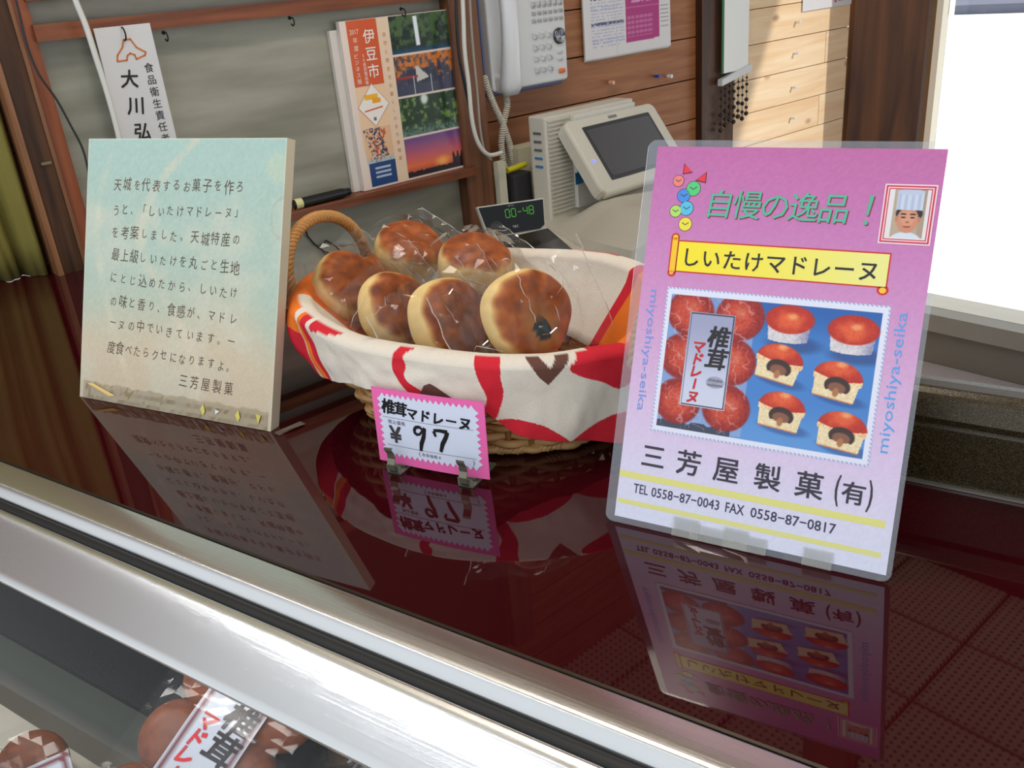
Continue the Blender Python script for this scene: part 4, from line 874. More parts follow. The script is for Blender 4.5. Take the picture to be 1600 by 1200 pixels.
G().box(CC_-.075, CC_-.02, .33, 1.10, cz0, cz1).obj('carcass', mat('cabinet back wood', (70, 44, 28), .8), cab)
G().box(CC_-.02, CC_-.014, .38, 1.10, .012, .323).obj('panel', GPAN, cab)
G().box(CC_-.02, CC_-.014, .38, 1.10, .343, .62).obj('panel', GPAN, cab)
G().box(CC_-.02, CC_-.014, .38, 1.10, -.43, -.012).obj('panel', GPAN, cab)
G().box(CC_-.018, CC_+.012, .38, 1.10, .323, .345).obj('rail', REDH, cab)
G().box(CC_-.018, CC_+.012, .38, 1.10, .375, .40).obj('rail', REDH, cab)
G().box(CC_-.018, CC_+.012, .38, 1.10, .62, .65).obj('rail', REDH, cab)
G().box(CC_-.018, CC_+.022, .38, 1.12, -.004, .0125).obj('shelf', REDH, cab)
G().box(CC_-.02, CC_+.004, .3625, .383, cz0, cz1).obj('post', RED, cab)
G().box(CC_-.02, CC_+.008, .3575, .3625, cz0, cz1).obj('post', wood('pale edged strip', (110, 70, 44), (150, 104, 70), 'Z', .4), cab)
G().box(CC_-.03, CC_+.006, .3265, .3575, cz0, cz1).obj('post', DK2, cab)
G().box(CC_-.03, CC_+.010, .3185, .3265, cz0, cz1).obj('post', MATS['pale edged strip'], cab)
G().box(CC_-.02, CC_+.014, 1.098, 1.165, cz0, cz1).obj('post', wood('brown cabinet end board', (88, 54, 36), (122, 80, 54), 'Z', .45), cab)
# screw hooks
HK = mat('dark hook metal', (40, 36, 32), .4, metal=.8)
def hook(px, py, label, big=False):
    p = onc(px, py, CC_+.012); o = empty('screw_hook', p, label, 'hook', 'hooks under the upper rail'); r_ = .006 if not big else .009
    pts = [p+CX*.0]+[p+CX*.008]+[p+CX*(.008)+np.array([0, 0, -r_])+CX*r_*math.sin(a)+np.array([0, 0, r_*math.cos(a)]) for a in np.linspace(.3, 4.2, 10)]
    G().tube(pts, .0012, 6).obj('wire', HK, o, smooth=True); G().lathe([(.003, 0), (.0032, .0008), (.0015, .0014)], p, CX, 10).obj('washer', HK, o)
hook(255, 51, 'dark screw hook in the upper rail just right of the paper tag'); hook(452, 28, 'dark screw hook in the upper rail, midway along the grey panel'); hook(626, 14, 'dark screw hook in the upper rail above the magazine'); hook(187, 43, 'larger dark hook that holds the white paper tag', True)
# hanging tag
tg0 = onc(181, 215, CC_+.022); tgb = Board(R(CC_+.02, .450, .10), WX, np.array([0, 0, 1.]), .001)
# the tag hangs slightly turned: lower edge further right
tgb.up = np.array([0, 0, 1.]); tag_o = empty('name_tag', tgb.o+WX*.04, 'long white paper tag with orange crest and black brush lettering, hung on the cabinet', 'tag')
tgb.n = CX
G().hexa([tgb.P(6, 0, -.3), tgb.P(88, 0, -.3), tgb.P(88, 0, 0), tgb.P(6, 0, 0), tgb.P(6, 233, -.3), tgb.P(88, 233, -.3), tgb.P(88, 233, 0), tgb.P(6, 233, 0)]).obj('paper', mat('white tag paper', (206, 204, 204), .6), tag_o)
oc = (196, 112, 50)
tgb.line([(44, 214), (40, 204), (30, 194), (28, 186), (42, 186), (44, 192), (49, 195), (55, 192), (56, 186), (70, 190), (72, 194), (60, 202), (54, 214), (44, 214)], 2.4, oc, .5)
for k, ch in enumerate('食品衛生責任者'): tgb.char(ch, 71, 172-k*17.2, 14.5, (48, 46, 50), .5, off=.005)
for ch, v in (('大', 160), ('川', 122), ('弘', 84)): tgb.char(ch, 38, v, 27, (36, 34, 36), .5, off=.022, shear=.1, rot=-6)
tgb.obj('tag_lettering', INK, tag_o)

# magazines leaning on the shelf
def book(name, label, cc, w0, w1, z0, h, th, group, front):
    o = empty(name, R(cc, w0, z0), label, 'magazine', group)
    G().box(cc, cc+th, w0, w1, z0, z0+h).obj('page_block', mat('page edges', (214, 206, 198), .8), o); 
    if front: front(o)
    return o
def magfront(o):
    b = Board(R(CC_+.0065, .865, .0135), WX, np.array([0, 0, 1.]), .001); b.n = CX
    b.grid(0, 236, 0, 291, 2, 2, lambda U, V: np.tile(np.array([226., 208, 196]), (len(U), 1)), .0)
    b.rect(13, 75, 181, 291-.5, (206, 88, 48), .3); b.rect(13, 76, 66, 180, (232, 196, 160), .3)
    b.rect(18, 76, 4, 46, (22, 62, 116), .5); b.rect(76, 100, 2, 290, (228, 200, 172), .3)
    for k, ch in enumerate('伊豆市'): b.char(ch, 56, 262-k*29, 25, (238, 226, 220), .7, off=.012)
    b.text('2017', 18, 36, 268, 276, (238, 220, 206), .7)
    for k, ch in enumerate('年度'): b.char(ch, 27, 258-k*13, 10, (238, 220, 206), .7)
    for k, ch in enumerate('ビジネス版'): b.char(ch, 24, 232-k*10.5, 9.5, (238, 220, 206), .7)
    for k, ch in enumerate('50音別電話帳'): b.char(ch, 39, 232-k*7.6, 7.5, (238, 220, 206), .7)
    b.poly([(45, 110), (79, 146), (47, 184), (13, 146)], (236, 228, 220), .8); b.line([(45, 110), (79, 146), (47, 184), (13, 146), (45, 110)], 1, (200, 150, 130), .9)
    b.rect(29, 57, 157, 166, (240, 176, 40), .9); b.rect(44, 62, 150, 158, (236, 160, 40), .9); b.line([(26, 138), (64, 142)], 2.6, (206, 96, 60), .9); b.rect(42, 48, 120, 126, (120, 110, 110), .9)
    def crowd(U, V):
        a = nz(U, V, .35, 2); c = mixc(np.tile(np.array([222., 178, 140]), (len(U), 1)), (40, 70, 96), (a > .52)*(np.abs(U-40-(V-80)*-.3) < 18)); c = mixc(c, (190, 90, 60), ((nz(U, V, .3, 6) > .7) & (np.abs(U-44) < 20))); return mixc(c, (150, 190, 214), (1-sm(V, 46, 60))*.7)
    b.grid(16, 75, 46, 108, 50, 52, crowd, .5)
    for k in range(16): b.char('自然と歴史文化暮らしのまち情報案内'[k], 88, 262-k*14.5, 8, (186, 120, 96), .6)
    for k in range(3): b.rect(30, 64, 34-k*8, 38-k*8, (170, 186, 206), .8)
    def fall(U, V):
        n1 = nz(U, V, .12, 1); n2 = nz(U, V, .4, 2); c = mixc(np.tile(np.array([24., 40, 34]), (len(U), 1)), (72, 98, 60), sm(n1*.6+n2*.4+(V-225)/200, .45, .9)); c = mixc(c, (20, 66, 92), 1-sm(V, 228, 238)); w = 1-sm(np.abs(U-160-(V-235)*-.04), 3, 6+0*V); c = mixc(c, (232, 238, 242), w*((V > 236) & (V < 286))); return c
    def house(U, V):
        n1 = nz(U, V, .15, 3); n2 = nz(U, V, .5, 4); c = mixc(np.tile(np.array([58., 62, 84]), (len(U), 1)), (206, 116, 44), sm(n1+.5*n2+(V-190)/60, .7, 1.2)); c = mixc(c, (40, 48, 66), ((V < 196) & (V > 170) & (np.abs(U-160) < 34))*(n2 > .3)); c = mixc(c, (196, 196, 190), ((V-185) < (170-U)*.9) & ((V-178) > (U-168)*.2) & (U > 148) & (V < 202)); c = mixc(c, (150, 50, 50), (np.abs(V-184) < 2) & (U < 150)); return mixc(c, (200, 200, 206), (np.abs(np.abs(U-160)-20) < 1) & (V < 184))
    def wood_(U, V):
        n1 = nz(U, V, .13, 5); n2 = nz(U, V, .5, 6); c = mixc(np.tile(np.array([24., 48, 30]), (len(U), 1)), (112, 146, 74), sm(n1*.7+n2*.4, .5, .85)); c = mixc(c, (216, 226, 220), 1-sm(np.hypot((U-158)/10, (V-142)/12), .4, 1.2)); return mixc(c, (104, 132, 124), (1-sm(V, 82, 104))*n2*1.3)
    def dusk(U, V):
        t = (V-4)/68.; c = np.stack([np.interp(t, [0, .3, .6, 1], [150, 226, 190, 110]), np.interp(t, [0, .3, .6, 1], [60, 110, 90, 70]), np.interp(t, [0, .3, .6, 1], [50, 70, 110, 130])], 1); c = mixc(c, (250, 170, 90), 1-sm(np.hypot((U-185)/20, (V-22)/12), .1, 1.3)); return mixc(c, (34, 22, 34), ((V < 12+4*nz(U, V, .2, 1)) | ((U > 210) & (V < 30+6*np.sin(U*.6)))))
    for (v0, v1, fn) in ((226, 290, fall), (153, 222, house), (80, 149, wood_), (4, 76, dusk)): b.grid(101, 236, v0, v1, 90, 46, fn, .5)
    b.obj('cover_print', GLOSSINK, o)
book('magazine', 'phone directory with orange title strip and four landscape photos standing on the cabinet shelf', CC_-.004, .865, 1.101, .0135, .291, .010, 'directories on the cabinet shelf', magfront)
book('magazine', 'grey-white directory peeking out behind the orange-titled one, left edge only', CC_-.0135, .850, 1.06, .0135, .278, .009, 'directories on the cabinet shelf', None)
# marker pen on shelf
pA = onc(458, 318, CC_+.012); pB = onc(546, 297, CC_+.012); pA[2] = pB[2] = .0215; dr = pB-pA
mk = empty('marker_pen', (pA+pB)/2-[0, 0, .0085], 'black marker pen with a pale yellow band lying on the cabinet shelf', 'pen'); L = np.linalg.norm(dr)
G().lathe([(.006, 0), (.0088, .002), (.0088, L*.86), (.007, L*.93), (.0065, L)], pA, dr, 14).obj('barrel', BLACKP, mk, smooth=False)
G().lathe([(.0089, L*.02), (.0091, L*.03), (.0091, L*.13), (.0089, L*.14)], pA, dr, 14).obj('band', mat('pale yellow plastic', (214, 206, 150), .4), mk)
# dark wire squiggle on the panel below the shelf
pts = [onc(x, y, CC_-.008) for x, y in ((466, 335), (475, 345), (480, 368), (490, 380), (505, 392), (522, 398), (535, 396), (524, 384), (510, 376), (500, 384), (506, 396), (530, 402), (560, 398))]
tag(G().tube(pts, .0016, 6).obj('loose_wire', mat('dark wire', (34, 32, 30), .5), smooth=True), 'thin dark wire curling on the grey panel behind the basket handle', 'wire')

# hanging cords at left
def cord(name, pix, c, r_, m, label, cat='cord', cs=None):
    pts = [onc(x, y, c if cs is None else cs[i]) for i, (x, y) in enumerate(pix)]
    P_ = np.array(pts); out = []
    for i in range(len(P_)-1):
        p0 = P_[max(i-1, 0)]; p1 = P_[i]; p2 = P_[i+1]; p3 = P_[min(i+2, len(P_)-1)]
        for k in range(6): t = k/6; out.append(.5*((2*p1)+(-p0+p2)*t+(2*p0-5*p1+4*p2-p3)*t*t+(-p0+3*p1-3*p2+p3)*t**3))
    out.append(P_[-1]); return tag(G().tube(out, r_, 8).obj(name, m, smooth=True), label, cat)
WC = mat('white cable sheath', (206, 204, 196), .4); BC = mat('black cable sheath', (26, 26, 28), .4)
cord('white_cable', [(112, -30), (118, 0), (134, 40), (150, 90), (166, 140), (180, 190), (190, 235), (196, 280)], CC_+.04, .0042, WC, 'thick white cable hanging beside the white paper tag', 'cable')
cord('black_wire', [(20, -20), (30, 20), (42, 70), (60, 115), (88, 155), (110, 195), (130, 235), (140, 280), (146, 320)], CC_+.03, .0016, BC, 'thin black wire drooping from the left posts towards the handwritten board', 'wire')
for px, py, lb in ((72, 255, 'small metal staple plate on the left dark post'), (44, 250, 'tiny metal tack on the pale strip left of the dark post')):
    p = onc(px, py, CC_+.008 if px > 60 else CC_+.001); tag(G().hexa([p+WX*a+np.array([0, 0, z])+CX*t for t in (0, .0015) for a, z in ((-.007, -.002), (.007, -.002), (.007, .002), (-.007, .002))]).obj('staple', mat('dull brass', (120, 110, 84), .4, metal=.7)), lb, 'staple')
# curtain, and the wall beyond it
struct(G().box(-1.90, -1.80, -.9, .31, FL, HC).obj('wall_far', mat('dark brown wall', (70, 46, 32), .8)))  # one even dark brown all over
g = G(); V = []; F = []; nx, ny = 90, 30
for j in range(ny+1):
    z = .0008+1.4*j/ny; pin = .72+.28*min(1, z/.25)
    for i in range(nx+1):
        w = .312-.42*i/nx*pin; d_ = .018*math.sin(i*.55+.6*math.sin(z*3))+.008*math.sin(i*1.3+z*4); V.append(R(-1.475+d_*.7-.12*(i/nx), w, z))
for j in range(ny):
    for i in range(nx): a = j*(nx+1)+i; F.append((a, a+1, a+nx+2, a+nx+1))
cur = obj('curtain', V, F, mat('olive curtain fabric', (122, 112, 50), .85, var=.15, vscale=25, bump=.2, bscale=600), smooth=True); cur.modifiers.new('thickness', 'SOLIDIFY').thickness = .0015
tag(cur, 'olive green curtain hanging at the far left behind the counter', 'curtain')

# ================================================================== PHONE AND CORDS
ph = empty('wall_phone', R(CW, 1.33, .125), 'white wall telephone with handset and blue-grey edge on the plank wall', 'telephone')
pz0, pz1 = .135, .40
g = rbox(CW, CW+.028, 1.232, 1.447, 0, 1, .01); 
def phbox(c0, c1, w0, w1, z0, z1, r_=.008):
    return rbox(w0, w1, z0, z1, c0, c1, r_, f=lambda w, z, c: R(c, w, z), topr=.004)
phbox(CW+.002, CW+.020, 1.228, 1.452, pz0-.010, pz1).obj('blue_base', mat('blue grey plastic', (92, 104, 148), .4), ph)
phbox(CW+.020, CW+.040, 1.232, 1.448, pz0, pz1).obj('body', WHITEP, ph)
phbox(CW+.040, CW+.047, 1.345, 1.444, .345, .395, .004).obj('display_window', mat('grey lcd', (168, 174, 172), .2), ph)
for r_ in range(2):
    for k in range(6): phbox(CW+.040, CW+.0445, 1.352+k*.0155, 1.363+k*.0155, .290+r_*.024, .301+r_*.024, .0015).obj('key', WHITEP, ph)
for r_ in range(3):
    for k in range(6): phbox(CW+.040, CW+.0435, 1.352+k*.0155, 1.364+k*.0155, .245+r_*.0145+.012, .2535+r_*.0145+.012, .0015).obj('key', mat('pale grey key', (186, 186, 184), .4), ph)
for r_ in range(4):
    for k in range(3): phbox(CW+.040, CW+.045, 1.350+k*.0195, 1.364+k*.0195, .158+r_*.0225, .172+r_*.0225, .002).obj('key', WHITEP, ph)
for k in range(2): phbox(CW+.040, CW+.045, 1.418, 1.434, .176+k*.014, .184+k*.014, .002).obj('key', WHITEP, ph)
tag(phbox(CW+.040, CW+.045, 1.420, 1.438, .150, .160, .003).obj('hold_key', mat('orange key', (236, 128, 60), .4), ph), 'orange key')
G().lathe([(.0165, 0), (.0165, .004), (.013, .0065), (.009, .006), (.006, .0075), (.0001, .008)], R(CW+.040, 1.426, .226), CX, 24).obj('jog_dial', mat('chrome dial', (110, 112, 116), .15, metal=1), ph, smooth=True)
# handset: long curved bar at the left of the body
prof = []
for k in range(25):
    t = k/24; z = .128+t*.33; bow = math.sin(math.pi*t); prof.append((R(CW+.058+.022*bow, 1.262-.006*bow, z), .023-.006*bow))
V = []; F = []; n = 16
for i, (p, r_) in enumerate(prof):
    e0 = 1 if 0 < i < 24 else .72
    for k in range(n):
        a = 2*math.pi*k/n; cx_ = math.copysign(abs(math.cos(a))**.7, math.cos(a)); sy = math.copysign(abs(math.sin(a))**.7, math.sin(a)); V.append(p+WX*cx_*r_*e0*1.12+CX*sy*r_*.75*e0)
for i in range(24):
    for k in range(n): F.append((i*n+k, i*n+(k+1) % n, (i+1)*n+(k+1) % n, (i+1)*n+k))
F += [tuple(range(n))[::-1], tuple(24*n+k for k in range(n))]
obj('handset', V, F, mat('glossy white handset', (222, 224, 228), .2), ph, smooth=True, fixn=True)
for z in (.150, .43): phbox(CW+.04, CW+.062, 1.238, 1.286, z-.018, z+.02, .008).obj('handset_cradle', WHITEP, ph)
# coiled cord
def coil(pix, c, r_coil, turns, r_, label, m):
    P_ = np.array([onc(x, y, c) for x, y in pix]); L = np.r_[0, np.cumsum(np.linalg.norm(np.diff(P_, axis=0), axis=1))]; out = []; n = turns*10
    for k in range(n+1):
        s_ = L[-1]*k/n; p = np.array([np.interp(s_, L, P_[:, a]) for a in range(3)]); q = np.array([np.interp(min(s_+.004, L[-1]), L, P_[:, a]) for a in range(3)]); t = q-p
        if np.linalg.norm(t) < 1e-6: t = P_[-1]-P_[-2]
        t /= np.linalg.norm(t); a1 = CX-t*(CX@t); a1 /= np.linalg.norm(a1); a2 = np.cross(t, a1); an = 2*math.pi*turns*k/n; out.append(p+(a1*math.cos(an)+a2*math.sin(an))*r_coil)
    return tag(G().tube(out, r_, 5).obj('coiled_cord', m, smooth=True), label, 'cord')
CC2 = mat('ivory coiled cord', (216, 210, 196), .45)
coil([(790, 142), (793, 165), (786, 195), (783, 225), (786, 255), (795, 280), (803, 290), (806, 278), (802, 255), (796, 225), (786, 195), (772, 165), (762, 140), (756, 118)], CW+.05, .0056, 100, .0019, 'ivory coiled telephone cord looping below the wall telephone', CC2)
G().tube([onc(790, 142, CW+.05), onc(789, 132, CW+.06)], .003, 6)
cord('hanging_cable', [(722, -20), (724, 30), (726, 80), (732, 130), (738, 190), (748, 225), (764, 242), (785, 238)], CC_+.05, .0042, WC, 'white cord hanging down the end board of the cabinet', 'cord')
cord('power_cable', [(712, -20), (714, 40), (718, 90), (728, 140), (738, 185), (744, 215), (750, 228)], CC_+.045, .0030, BC, 'black cord taped alongside the white cord on the cabinet end board', 'cord')
cord('signal_cable', [(733, -20), (736, 40), (740, 90), (746, 150), (750, 200), (757, 236), (768, 250)], CC_+.038, .0026, mat('grey cable sheath', (158, 150, 142), .5), 'thin grey cord right of the white cord, behind the telephone', 'cord')

# wall calendar paper, pins, clip
b = Board(R(CW+.006, 1.535, .163), WX, np.array([0, 0, 1.]), .001); b.n = CX
b.bend = lambda u, v: 2.5+3*math.sin(u/300*math.pi*2.2)*(1-v/200)
cal = empty('notice_sheet', R(CW, 1.68, .163), 'white printed notice sheet with magenta block pinned to the plank wall', 'notice')
cW = 296
def calf(U, V):
    c = np.tile(np.array([222., 220, 222]), (len(U), 1)); n1 = nz(U, V*2.5, .25, 4)
    mg = (U > 138) & (U < 258) & (V > 22+ (U-138)*.02); c = mixc(c, (176, 62, 128), mg.astype(float)); c = mixc(c, (226, 170, 204), (mg & (((V > 34) & (V < 80) & (np.abs((U-150) % 15-7) > 1.2) & (np.abs(V % 11-5) > 2.2) & (U < 235)) | (np.abs(V-98) < 1)))*.45)
    c = mixc(c, (236, 200, 222), (mg & (V > 104) & (np.abs(V % 13-6) < 2.2) & (U > 160) & (U < 240))*(n1 > .35)*.7)
    tx = (U > 22) & (U < 132) & (V > 18); c = mixc(c, (150, 160, 206), (tx & (np.abs(V % 7-3.5) < 1.6) & (n1 > .38))*.65); c = mixc(c, (90, 96, 130), (tx & ((np.abs(V-124) < 3.2) | (np.abs(V-72) < 3.2)) & (n1 > .3)))
    c = mixc(c, (90, 80, 90), ((U > 262) & (V > 40) & (V < 96) & (np.abs(V % 9-4) < 1) & (U < 290))*.5)
    return mixc(c, (206, 196, 196), (np.abs(U-104) < 2)*.5)
b.grid(0, cW, 0, 260, 150, 120, calf, 0.); b.obj('printed_sheet', INK, cal)
for dd in (-1.5, -3.0): b.grid(2+dd, cW-2+dd, -1+dd, 258, 20, 12, lambda U, V: np.tile(np.array([204., 200, 196]), (len(U), 1)), dd)
b.obj('under_sheet', INK, cal)
def pin(px, py, col, label, c=CW):
    p = onc(px, py, c); o = G(); o.lathe([(.0025, 0), (.002, .004), (.0045, .005), (.0045, .0065), (.003, .007), (.0035, .012), (.0048, .014), (.0046, .016), (.0001, .0165)], p, CX, 12)
    tag(o.obj('push_pin', mat('pin '+label.split()[0], col, .3), smooth=False), label, 'push pin', 'push pins in the plank wall')
pin(1023, 119, (56, 70, 160), 'blue push pin in the brown planks below the notice sheet'); pin(1042, 119, (226, 226, 226), 'white push pin beside the blue one in the brown planks'); pin(951, 129, (226, 176, 140), 'small pale peg in the brown planks left of the push pins')
pin(1243, 34, (230, 230, 230), 'clear push pin high on the pale planks'); pin(1240, 83, (230, 230, 230), 'second clear push pin down on the pale planks'); pin(1237, 136, (230, 230, 230), 'third clear push pin down on the pale planks'); pin(1235, 184, (230, 230, 230), 'lowest clear push pin on the pale planks')
# paper pinned on the pale wall
a_ = onc(1257, 22, CW+.004); b2 = Board(R(CW+.004, 2.41, .19), WX, np.array([0, 0, 1.]), .001); b2.n = CX
pp = empty('pinned_paper', R(CW, 2.5, .19), 'white paper with a small red round mark pinned high on the pale planks', 'paper')
b2.grid(0, 262, 0, 190, 4, 4, lambda U, V: np.tile(np.array([226., 226, 232]), (len(U), 1)), 0.); b2.obj('sheet', INK, pp)
b2.disc(170, 18, 7, 7, (206, 60, 66), .3, 16); b2.disc(170, 18, 3, 3, (240, 220, 224), .5, 10); b2.rect(184, 258, 14, 22, (150, 140, 150), .3); b2.obj('red_mark', INK, pp)
# white banner with bead tassels
bn = empty('hanging_banner', R(CW+.05, 2.06, .06), 'bright white hanging banner with green edge and white bar beside the dark corner post', 'banner')
G().box(CW+.03, CW+.033, 2.012, 2.118, .075, .75).obj('sheet', mat('white banner sheet', (244, 246, 244), .5), bn)
G().box(CW+.029, CW+.034, 2.008, 2.0125, .075, .75).obj('green_edge', mat('green edging', (88, 140, 96), .5), bn)
G().hexa([R(c, w, z) for z, dz in ((0, 0),) for c, w, z in ((CW+.026, 1.998, .046), (CW+.040, 1.998, .046), (CW+.040, 2.125, .068), (CW+.026, 2.125, .068), (CW+.026, 1.998, .062), (CW+.040, 1.998, .062), (CW+.040, 2.125, .086), (CW+.026, 2.125, .086))]).obj('bar', WHITEP, bn)
BD = mat('dark wooden beads', (36, 26, 20), .35)
for k in range(7):
    w = 2.003+k*.0185; z1 = .050+k*.0032; zb = z1-.125+.004*((k*37) % 5)
    o = empty('bead_string', R(CW+.033, w, zb), ['leftmost string of dark beads below the white banner bar', 'second dark bead string from the left below the banner bar', 'third dark bead string from the left below the banner bar', 'middle one of seven dark bead strings below the banner bar', 'third dark bead string from the right below the banner bar', 'second dark bead string from the right below the banner bar', 'rightmost string of dark beads below the white banner bar'][k], 'beads', 'bead strings below the banner')
    G().tube([R(CW+.033, w, z1), R(CW+.033, w, zb)], .0008, 5).obj('string', BD, o)
    for q, rr_ in ((.018, .0032), (.036, .0048), (.056, .004), (.078, .0058), (.1, .0048), (.117, .0062)):
        G().lathe([(.0003, -rr_), (rr_*.7, -rr_*.7), (rr_, 0), (rr_*.7, rr_*.7), (.0003, rr_)], R(CW+.033, w, z1-q*(z1-zb)/.125), (0, 0, 1), 10).obj('bead', BD, o, smooth=True)

# ================================================================== DESK, REGISTER
dsk = empty('back_desk', R(-1.1, 1.3, FL), 'low desk behind the counter under the cash register', 'desk')
G().box(-1.525, -.95, 1.17, 1.66, -.20, -.172).obj('desk_top', wood('desk wood', (90, 66, 46), (120, 92, 66), 'W'), dsk)
G().box(-1.40, -.93, .95, 1.17, -.20, -.172).obj('desk_top', MATS['desk wood'], dsk)
for c, w in ((-1.5, 1.2), (-.99, .97), (-1.5, 1.61), (-1.0, 1.61)): G().box(c, c+.04, w, w+.04, FL+.001, -.20).obj('leg', MATS['desk wood'], dsk)
reg = empty('cash_register', R(-1.25, 1.35, -.17), 'beige cash register with tilted touch screen on the desk behind the counter', 'cash register')
q0 = un(885, 371, -.112); aA = math.radians(-38); aB = math.radians(52)
qa = np.array([math.cos(aA), math.sin(aA), 0]); qb = np.array([math.cos(aB), math.sin(aB), 0])
def Q(a, b_, z): return q0*[1, 1, 0]+qa*a+qb*b_+np.array([0, 0, z])
rbox(-.285, .27, -.075, .34, -.171, -.115, .010, f=Q).obj('cash_drawer', mat('ivory drawer plastic', (206, 200, 184), .45), reg)
V = []; F = []; na, nb_ = 30, 24
def hgt(a, b_): return -.1145+max(0, .135*a)*min(1, b_/.004+.0)+.050*float(sm(np.array(b_), .0, .12))*float(sm(np.array(a), -.16, -.05))
for j in range(nb_+1):
    for i in range(na+1): a = -.16+.42*i/na; b_ = .0+.32*j/nb_; V.append(Q(a, b_, hgt(a, b_)))
for j in range(nb_):
    for i in range(na): a = j*(na+1)+i; F.append((a, a+1, a+na+2, a+na+1))
base = len(V); per = [i for i in range(na+1)]+[j*(na+1)+na for j in range(1, nb_+1)]+[nb_*(na+1)+i for i in range(na-1, -1, -1)]+[j*(na+1) for j in range(nb_-1, 0, -1)]
for k in per: V.append(np.array([V[k][0], V[k][1], -.1148]))
for k in range(len(per)): F.append((per[k], per[(k+1) % len(per)], base+(k+1) % len(per), base+k))
obj('register_body', V, F, mat('warm grey casing', (190, 184, 170), .5, var=.03), reg, fixn=True)
CT = -1.345; tR = onc(851, 184, CT); tW = float(tR@WX); tTop = float(tR[2])
rbox(CT-.052, CT, tW, tW+.26, -.1145, tTop, .006).obj('rear_tower', BEIGE, reg)
for k in range(23): G().box(CT, CT+.0035, tW+.004, tW+.066, -.100+k*.0083, -.0965+k*.0083).obj('vent_rib', BEIGE, reg)
for k in range(5):
    z = tTop-.034-k*.0165
    G().box(CT-.036, CT-.014, tW-.0015, tW+.0002, z, z+.0045).obj('indicator_slot', mat('slot '+('blue' if k > 2 else 'grey'), (60, 120, 170) if k > 2 else (96, 100, 104), .4), reg)
G().box(CT, CT+.012, tW+.069, tW+.25, -.1, tTop-.006).obj('side_panel', mat('white panel plastic', (214, 212, 204), .4), reg)
# keys
def kb(c, w): return -.030+(-.98-c)*.0+(( -1.05-c)*.28 if c < -1.05 else 0)
for i in range(4):
    for j in range(3):
        a = .145+i*.03-.0*j; b_ = .165+j*.034; z = hgt(a, b_)
        G().box(a, a+.019, b_, b_+.020, z-.002, z+.005, f=Q).obj('key', GREYP, reg)
# blue sticker
p = onc(905, 278, CT+.0122); G().hexa([p+WX*a+np.array([0, 0, z])+CX*t for t in (0, .001) for a, z in ((-.011, -.012), (.011, -.012), (.011, .012), (-.011, .012))]).obj('blue_sticker', mat('blue sticker', (30, 110, 160), .4), reg)
# monitor: built as a tilted slab, lower edge nearer
TL = onc(880, 190, CT+.02); TRr = onc(1006, 160, CT+.02); BLm = onc(943, 303, CT+.125)
hz = WX; wM = (TRr-TL)@WX; upm = (TL-BLm)-WX*((TL-BLm)@WX); hM = np.linalg.norm(upm); upm /= hM; BLm2 = np.array(BLm)
w_top0 = TL@WX; w_bot0 = BLm@WX; wmean = (w_top0+w_bot0)/2
org = BLm-WX*(w_bot0-wmean); nM = np.cross(WX, upm); 
if nM@CX < 0: nM = -nM
mw = .268; 
def Mf(u, v, d): return org+WX*u+upm*v+nM*d
mon = rbox(0, mw, 0, hM, -.030, 0, .016, f=Mf, topr=.006); mon.obj('monitor_housing', BEIGE, reg)
rbox(.038, mw-.030, .022, hM-.022, .0, .0012, .003, f=Mf, topr=.0005).obj('screen_bezel', mat('dark bezel', (50, 50, 52), .35), reg)
rbox(.045, mw-.037, .030, hM-.030, .0012, .0018, .002, f=Mf, topr=.0003).obj('screen', mat('switched off lcd', (74, 72, 74), .25, spec=.6), reg)
G().lathe([(.0035, 0), (.0035, .001), (.0001, .0012)], Mf(.020, hM*.42, 0), nM, 12).obj('power_lamp', mat('blue power lamp', (90, 90, 220), .3, emis=(90, 100, 255), estr=2.5), reg)
G().box(mw*.5-.012, mw*.5+.012, hM-.016, hM-.010, 0, .0008, f=Mf).obj('badge', GREYP, reg)
g = G().hexa([Mf(.07, .03, -.034), Mf(.20, .03, -.034), Mf(.20, .08, -.034), Mf(.07, .08, -.034), R(CT+.10, wmean+.07, -.075), R(CT+.10, wmean+.20, -.075), R(CT+.02, wmean+.20, -.075), R(CT+.02, wmean+.07, -.075)]); g.obj('monitor_neck', BEIGE, reg)
G().tube([Mf(.01, .006, -.012), Mf(mw-.01, .006, -.012)], .012, 10).obj('hinge_bar', BEIGE, reg, smooth=True)
# customer display on a pole
dT = onc(743, 326, -1.2); dR = onc(850, 309, -1.2)
az = math.radians(50); eD = np.array([math.cos(az), math.sin(az), 0]); ctr = (dT+dR)/2; wD = .118; 
tl = math.radians(15); nD = np.array([math.sin(az)*math.cos(tl), -math.cos(az)*math.cos(tl), math.sin(tl)]); uD = np.cross(nD, eD); 
oD = ctr-eD*wD/2-uD*.052
disp = empty('customer_display', np.array([ctr[0], ctr[1], -.17]), 'black customer display with green digits and white rim in front of the cash register', 'display')
def Df(u, v, d): return oD+eD*u+uD*v+nD*d
def trap(inset, d0, d1):
    o = []
    P2 = [(inset+.004, 0+inset), (wD-inset-.010, 0+inset), (wD-inset-.003, .004+inset), (wD-inset, .052-inset), (inset-0.0, .052-inset), (inset, .046)]
    P2 = [(.016+inset, inset), (wD-.014-inset, inset), (wD-.004-inset, .006+inset), (wD-inset, .050-inset), (inset, .052-inset), (.010+inset, .006+inset)]
    g = G(); g.prism([Df(u, v, d0) for u, v in P2], nD*(d1-d0)); return g
trap(-.002, -.016, -.001).obj('rim', mat('pale display rim', (206, 202, 188), .4), disp); trap(0, -.001, .001).obj('black_face', mat('glossy black face', (10, 10, 12), .12, spec=.25), disp)
seg = {'0': 'abcdef', '4': 'fgbc', '8': 'abcdefg', '-': 'g'}
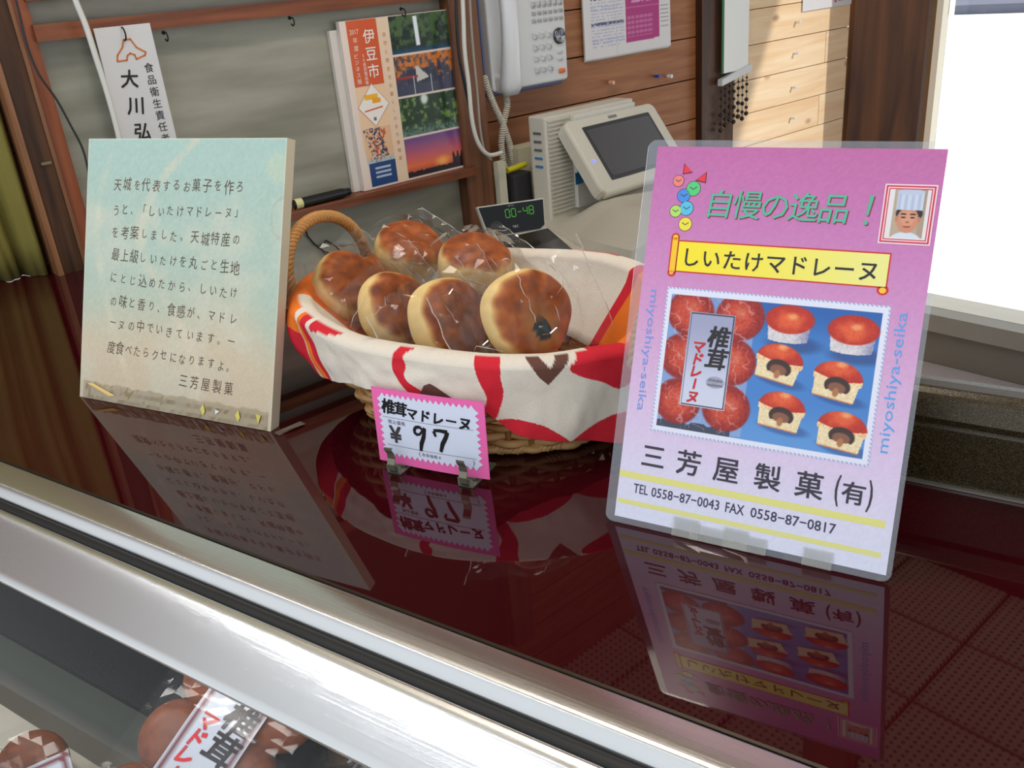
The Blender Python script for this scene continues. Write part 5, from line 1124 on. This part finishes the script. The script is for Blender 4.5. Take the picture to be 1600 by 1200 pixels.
bd = Board(Df(0, 0, .0014), eD, uD, .001); bd.n = nD; gc = (96, 226, 70); GL = mat('green digits', (60, 150, 40), .5, emis=(96, 210, 60), estr=.12)
def digit(ch, u, v, w, h):
    sg = {'a': [(u, v+h), (u+w, v+h)], 'b': [(u+w, v+h), (u+w, v+h/2)], 'c': [(u+w, v+h/2), (u+w, v)], 'd': [(u, v), (u+w, v)], 'e': [(u, v), (u, v+h/2)], 'f': [(u, v+h/2), (u, v+h)], 'g': [(u, v+h/2), (u+w, v+h/2)]}
    for s_ in seg[ch]: (a, b_), (c_, d_) = sg[s_]; bd.line([(a+(c_-a)*.14, b_+(d_-b_)*.14), (c_-(c_-a)*.14, d_-(d_-b_)*.14)], 1.5, gc, 0)
for ch, u in zip('00-48', (46, 57, 68, 79, 90)): digit(ch, u, 28, 7.5, 14)
bd.obj('green_digits', GL, disp)
bd.text('TEC', 55, 66, 9, 13, (196, 196, 196), 0); bd.text('合計', 52, 64, 46.5, 49.5, (150, 150, 150), 0); bd.obj('display_lettering', INK, disp)
G().lathe([(.010, -.17-ctr[2]), (.010, -.035)], ctr-nD*.02, (0, 0, 1), 16).obj('pole', GREYP, disp, smooth=False)
# black terminal
q = [un(x, y, -.08) for x, y in ((786, 372), (856, 356), (913, 405), (812, 418))]
bt = empty('black_terminal', (q[0]+q[2])/2*[1, 1, 0]+np.array([0, 0, -.115]), 'flat black printer unit on the register drawer below the customer display', 'printer')
g = G(); g.prism([p*[1, 1, 0]+np.array([0, 0, -.1145]) for p in q], np.array([0, 0, .034])); g.obj('casing', mat('matt black casing', (24, 24, 26), .35), bt)
ctr_ = sum(q)/4; g = G(); g.prism([(p*.8+ctr_*.2)*[1, 1, 0]+np.array([0, 0, -.0803]) for p in q], np.array([0, 0, .003])); g.obj('lid', BLACKP, bt)
# things between cabinet and register
bx = G().box(-1.50, -1.455, 1.255, 1.345, -.170, .02).obj('junction_box', mat('ivory box plastic', (206, 200, 170), .5)); tag(bx, 'ivory plastic box standing between the cord loops and the register tower', 'box')
bx.location.z += 0
o = G().box(-1.44, -1.425, 1.172, 1.192, -.1715, .010).obj('ivory_folder', mat('ivory folder', (200, 196, 174), .6)); tag(o, 'narrow ivory folder standing upright beside the cabinet end board', 'folder')
o = rbox(-1.452, -1.41, 1.20, 1.25, -.1715, -.02, .006).obj('dark_pouch', mat('dark pouch', (40, 38, 42), .6)); tag(o, 'dark pouch behind the customer display', 'pouch')
o = G().tube([R(-1.43, 1.20, -.012), R(-1.43, 1.25, -.008)], .006, 8).obj('yellow_marker', mat('yellow marker', (206, 196, 40), .4)); tag(o, 'yellow marker lying across the dark pouch', 'marker')
print('triangles', sum(len(o.data.polygons) for o in bpy.data.objects if o.type == 'MESH'))
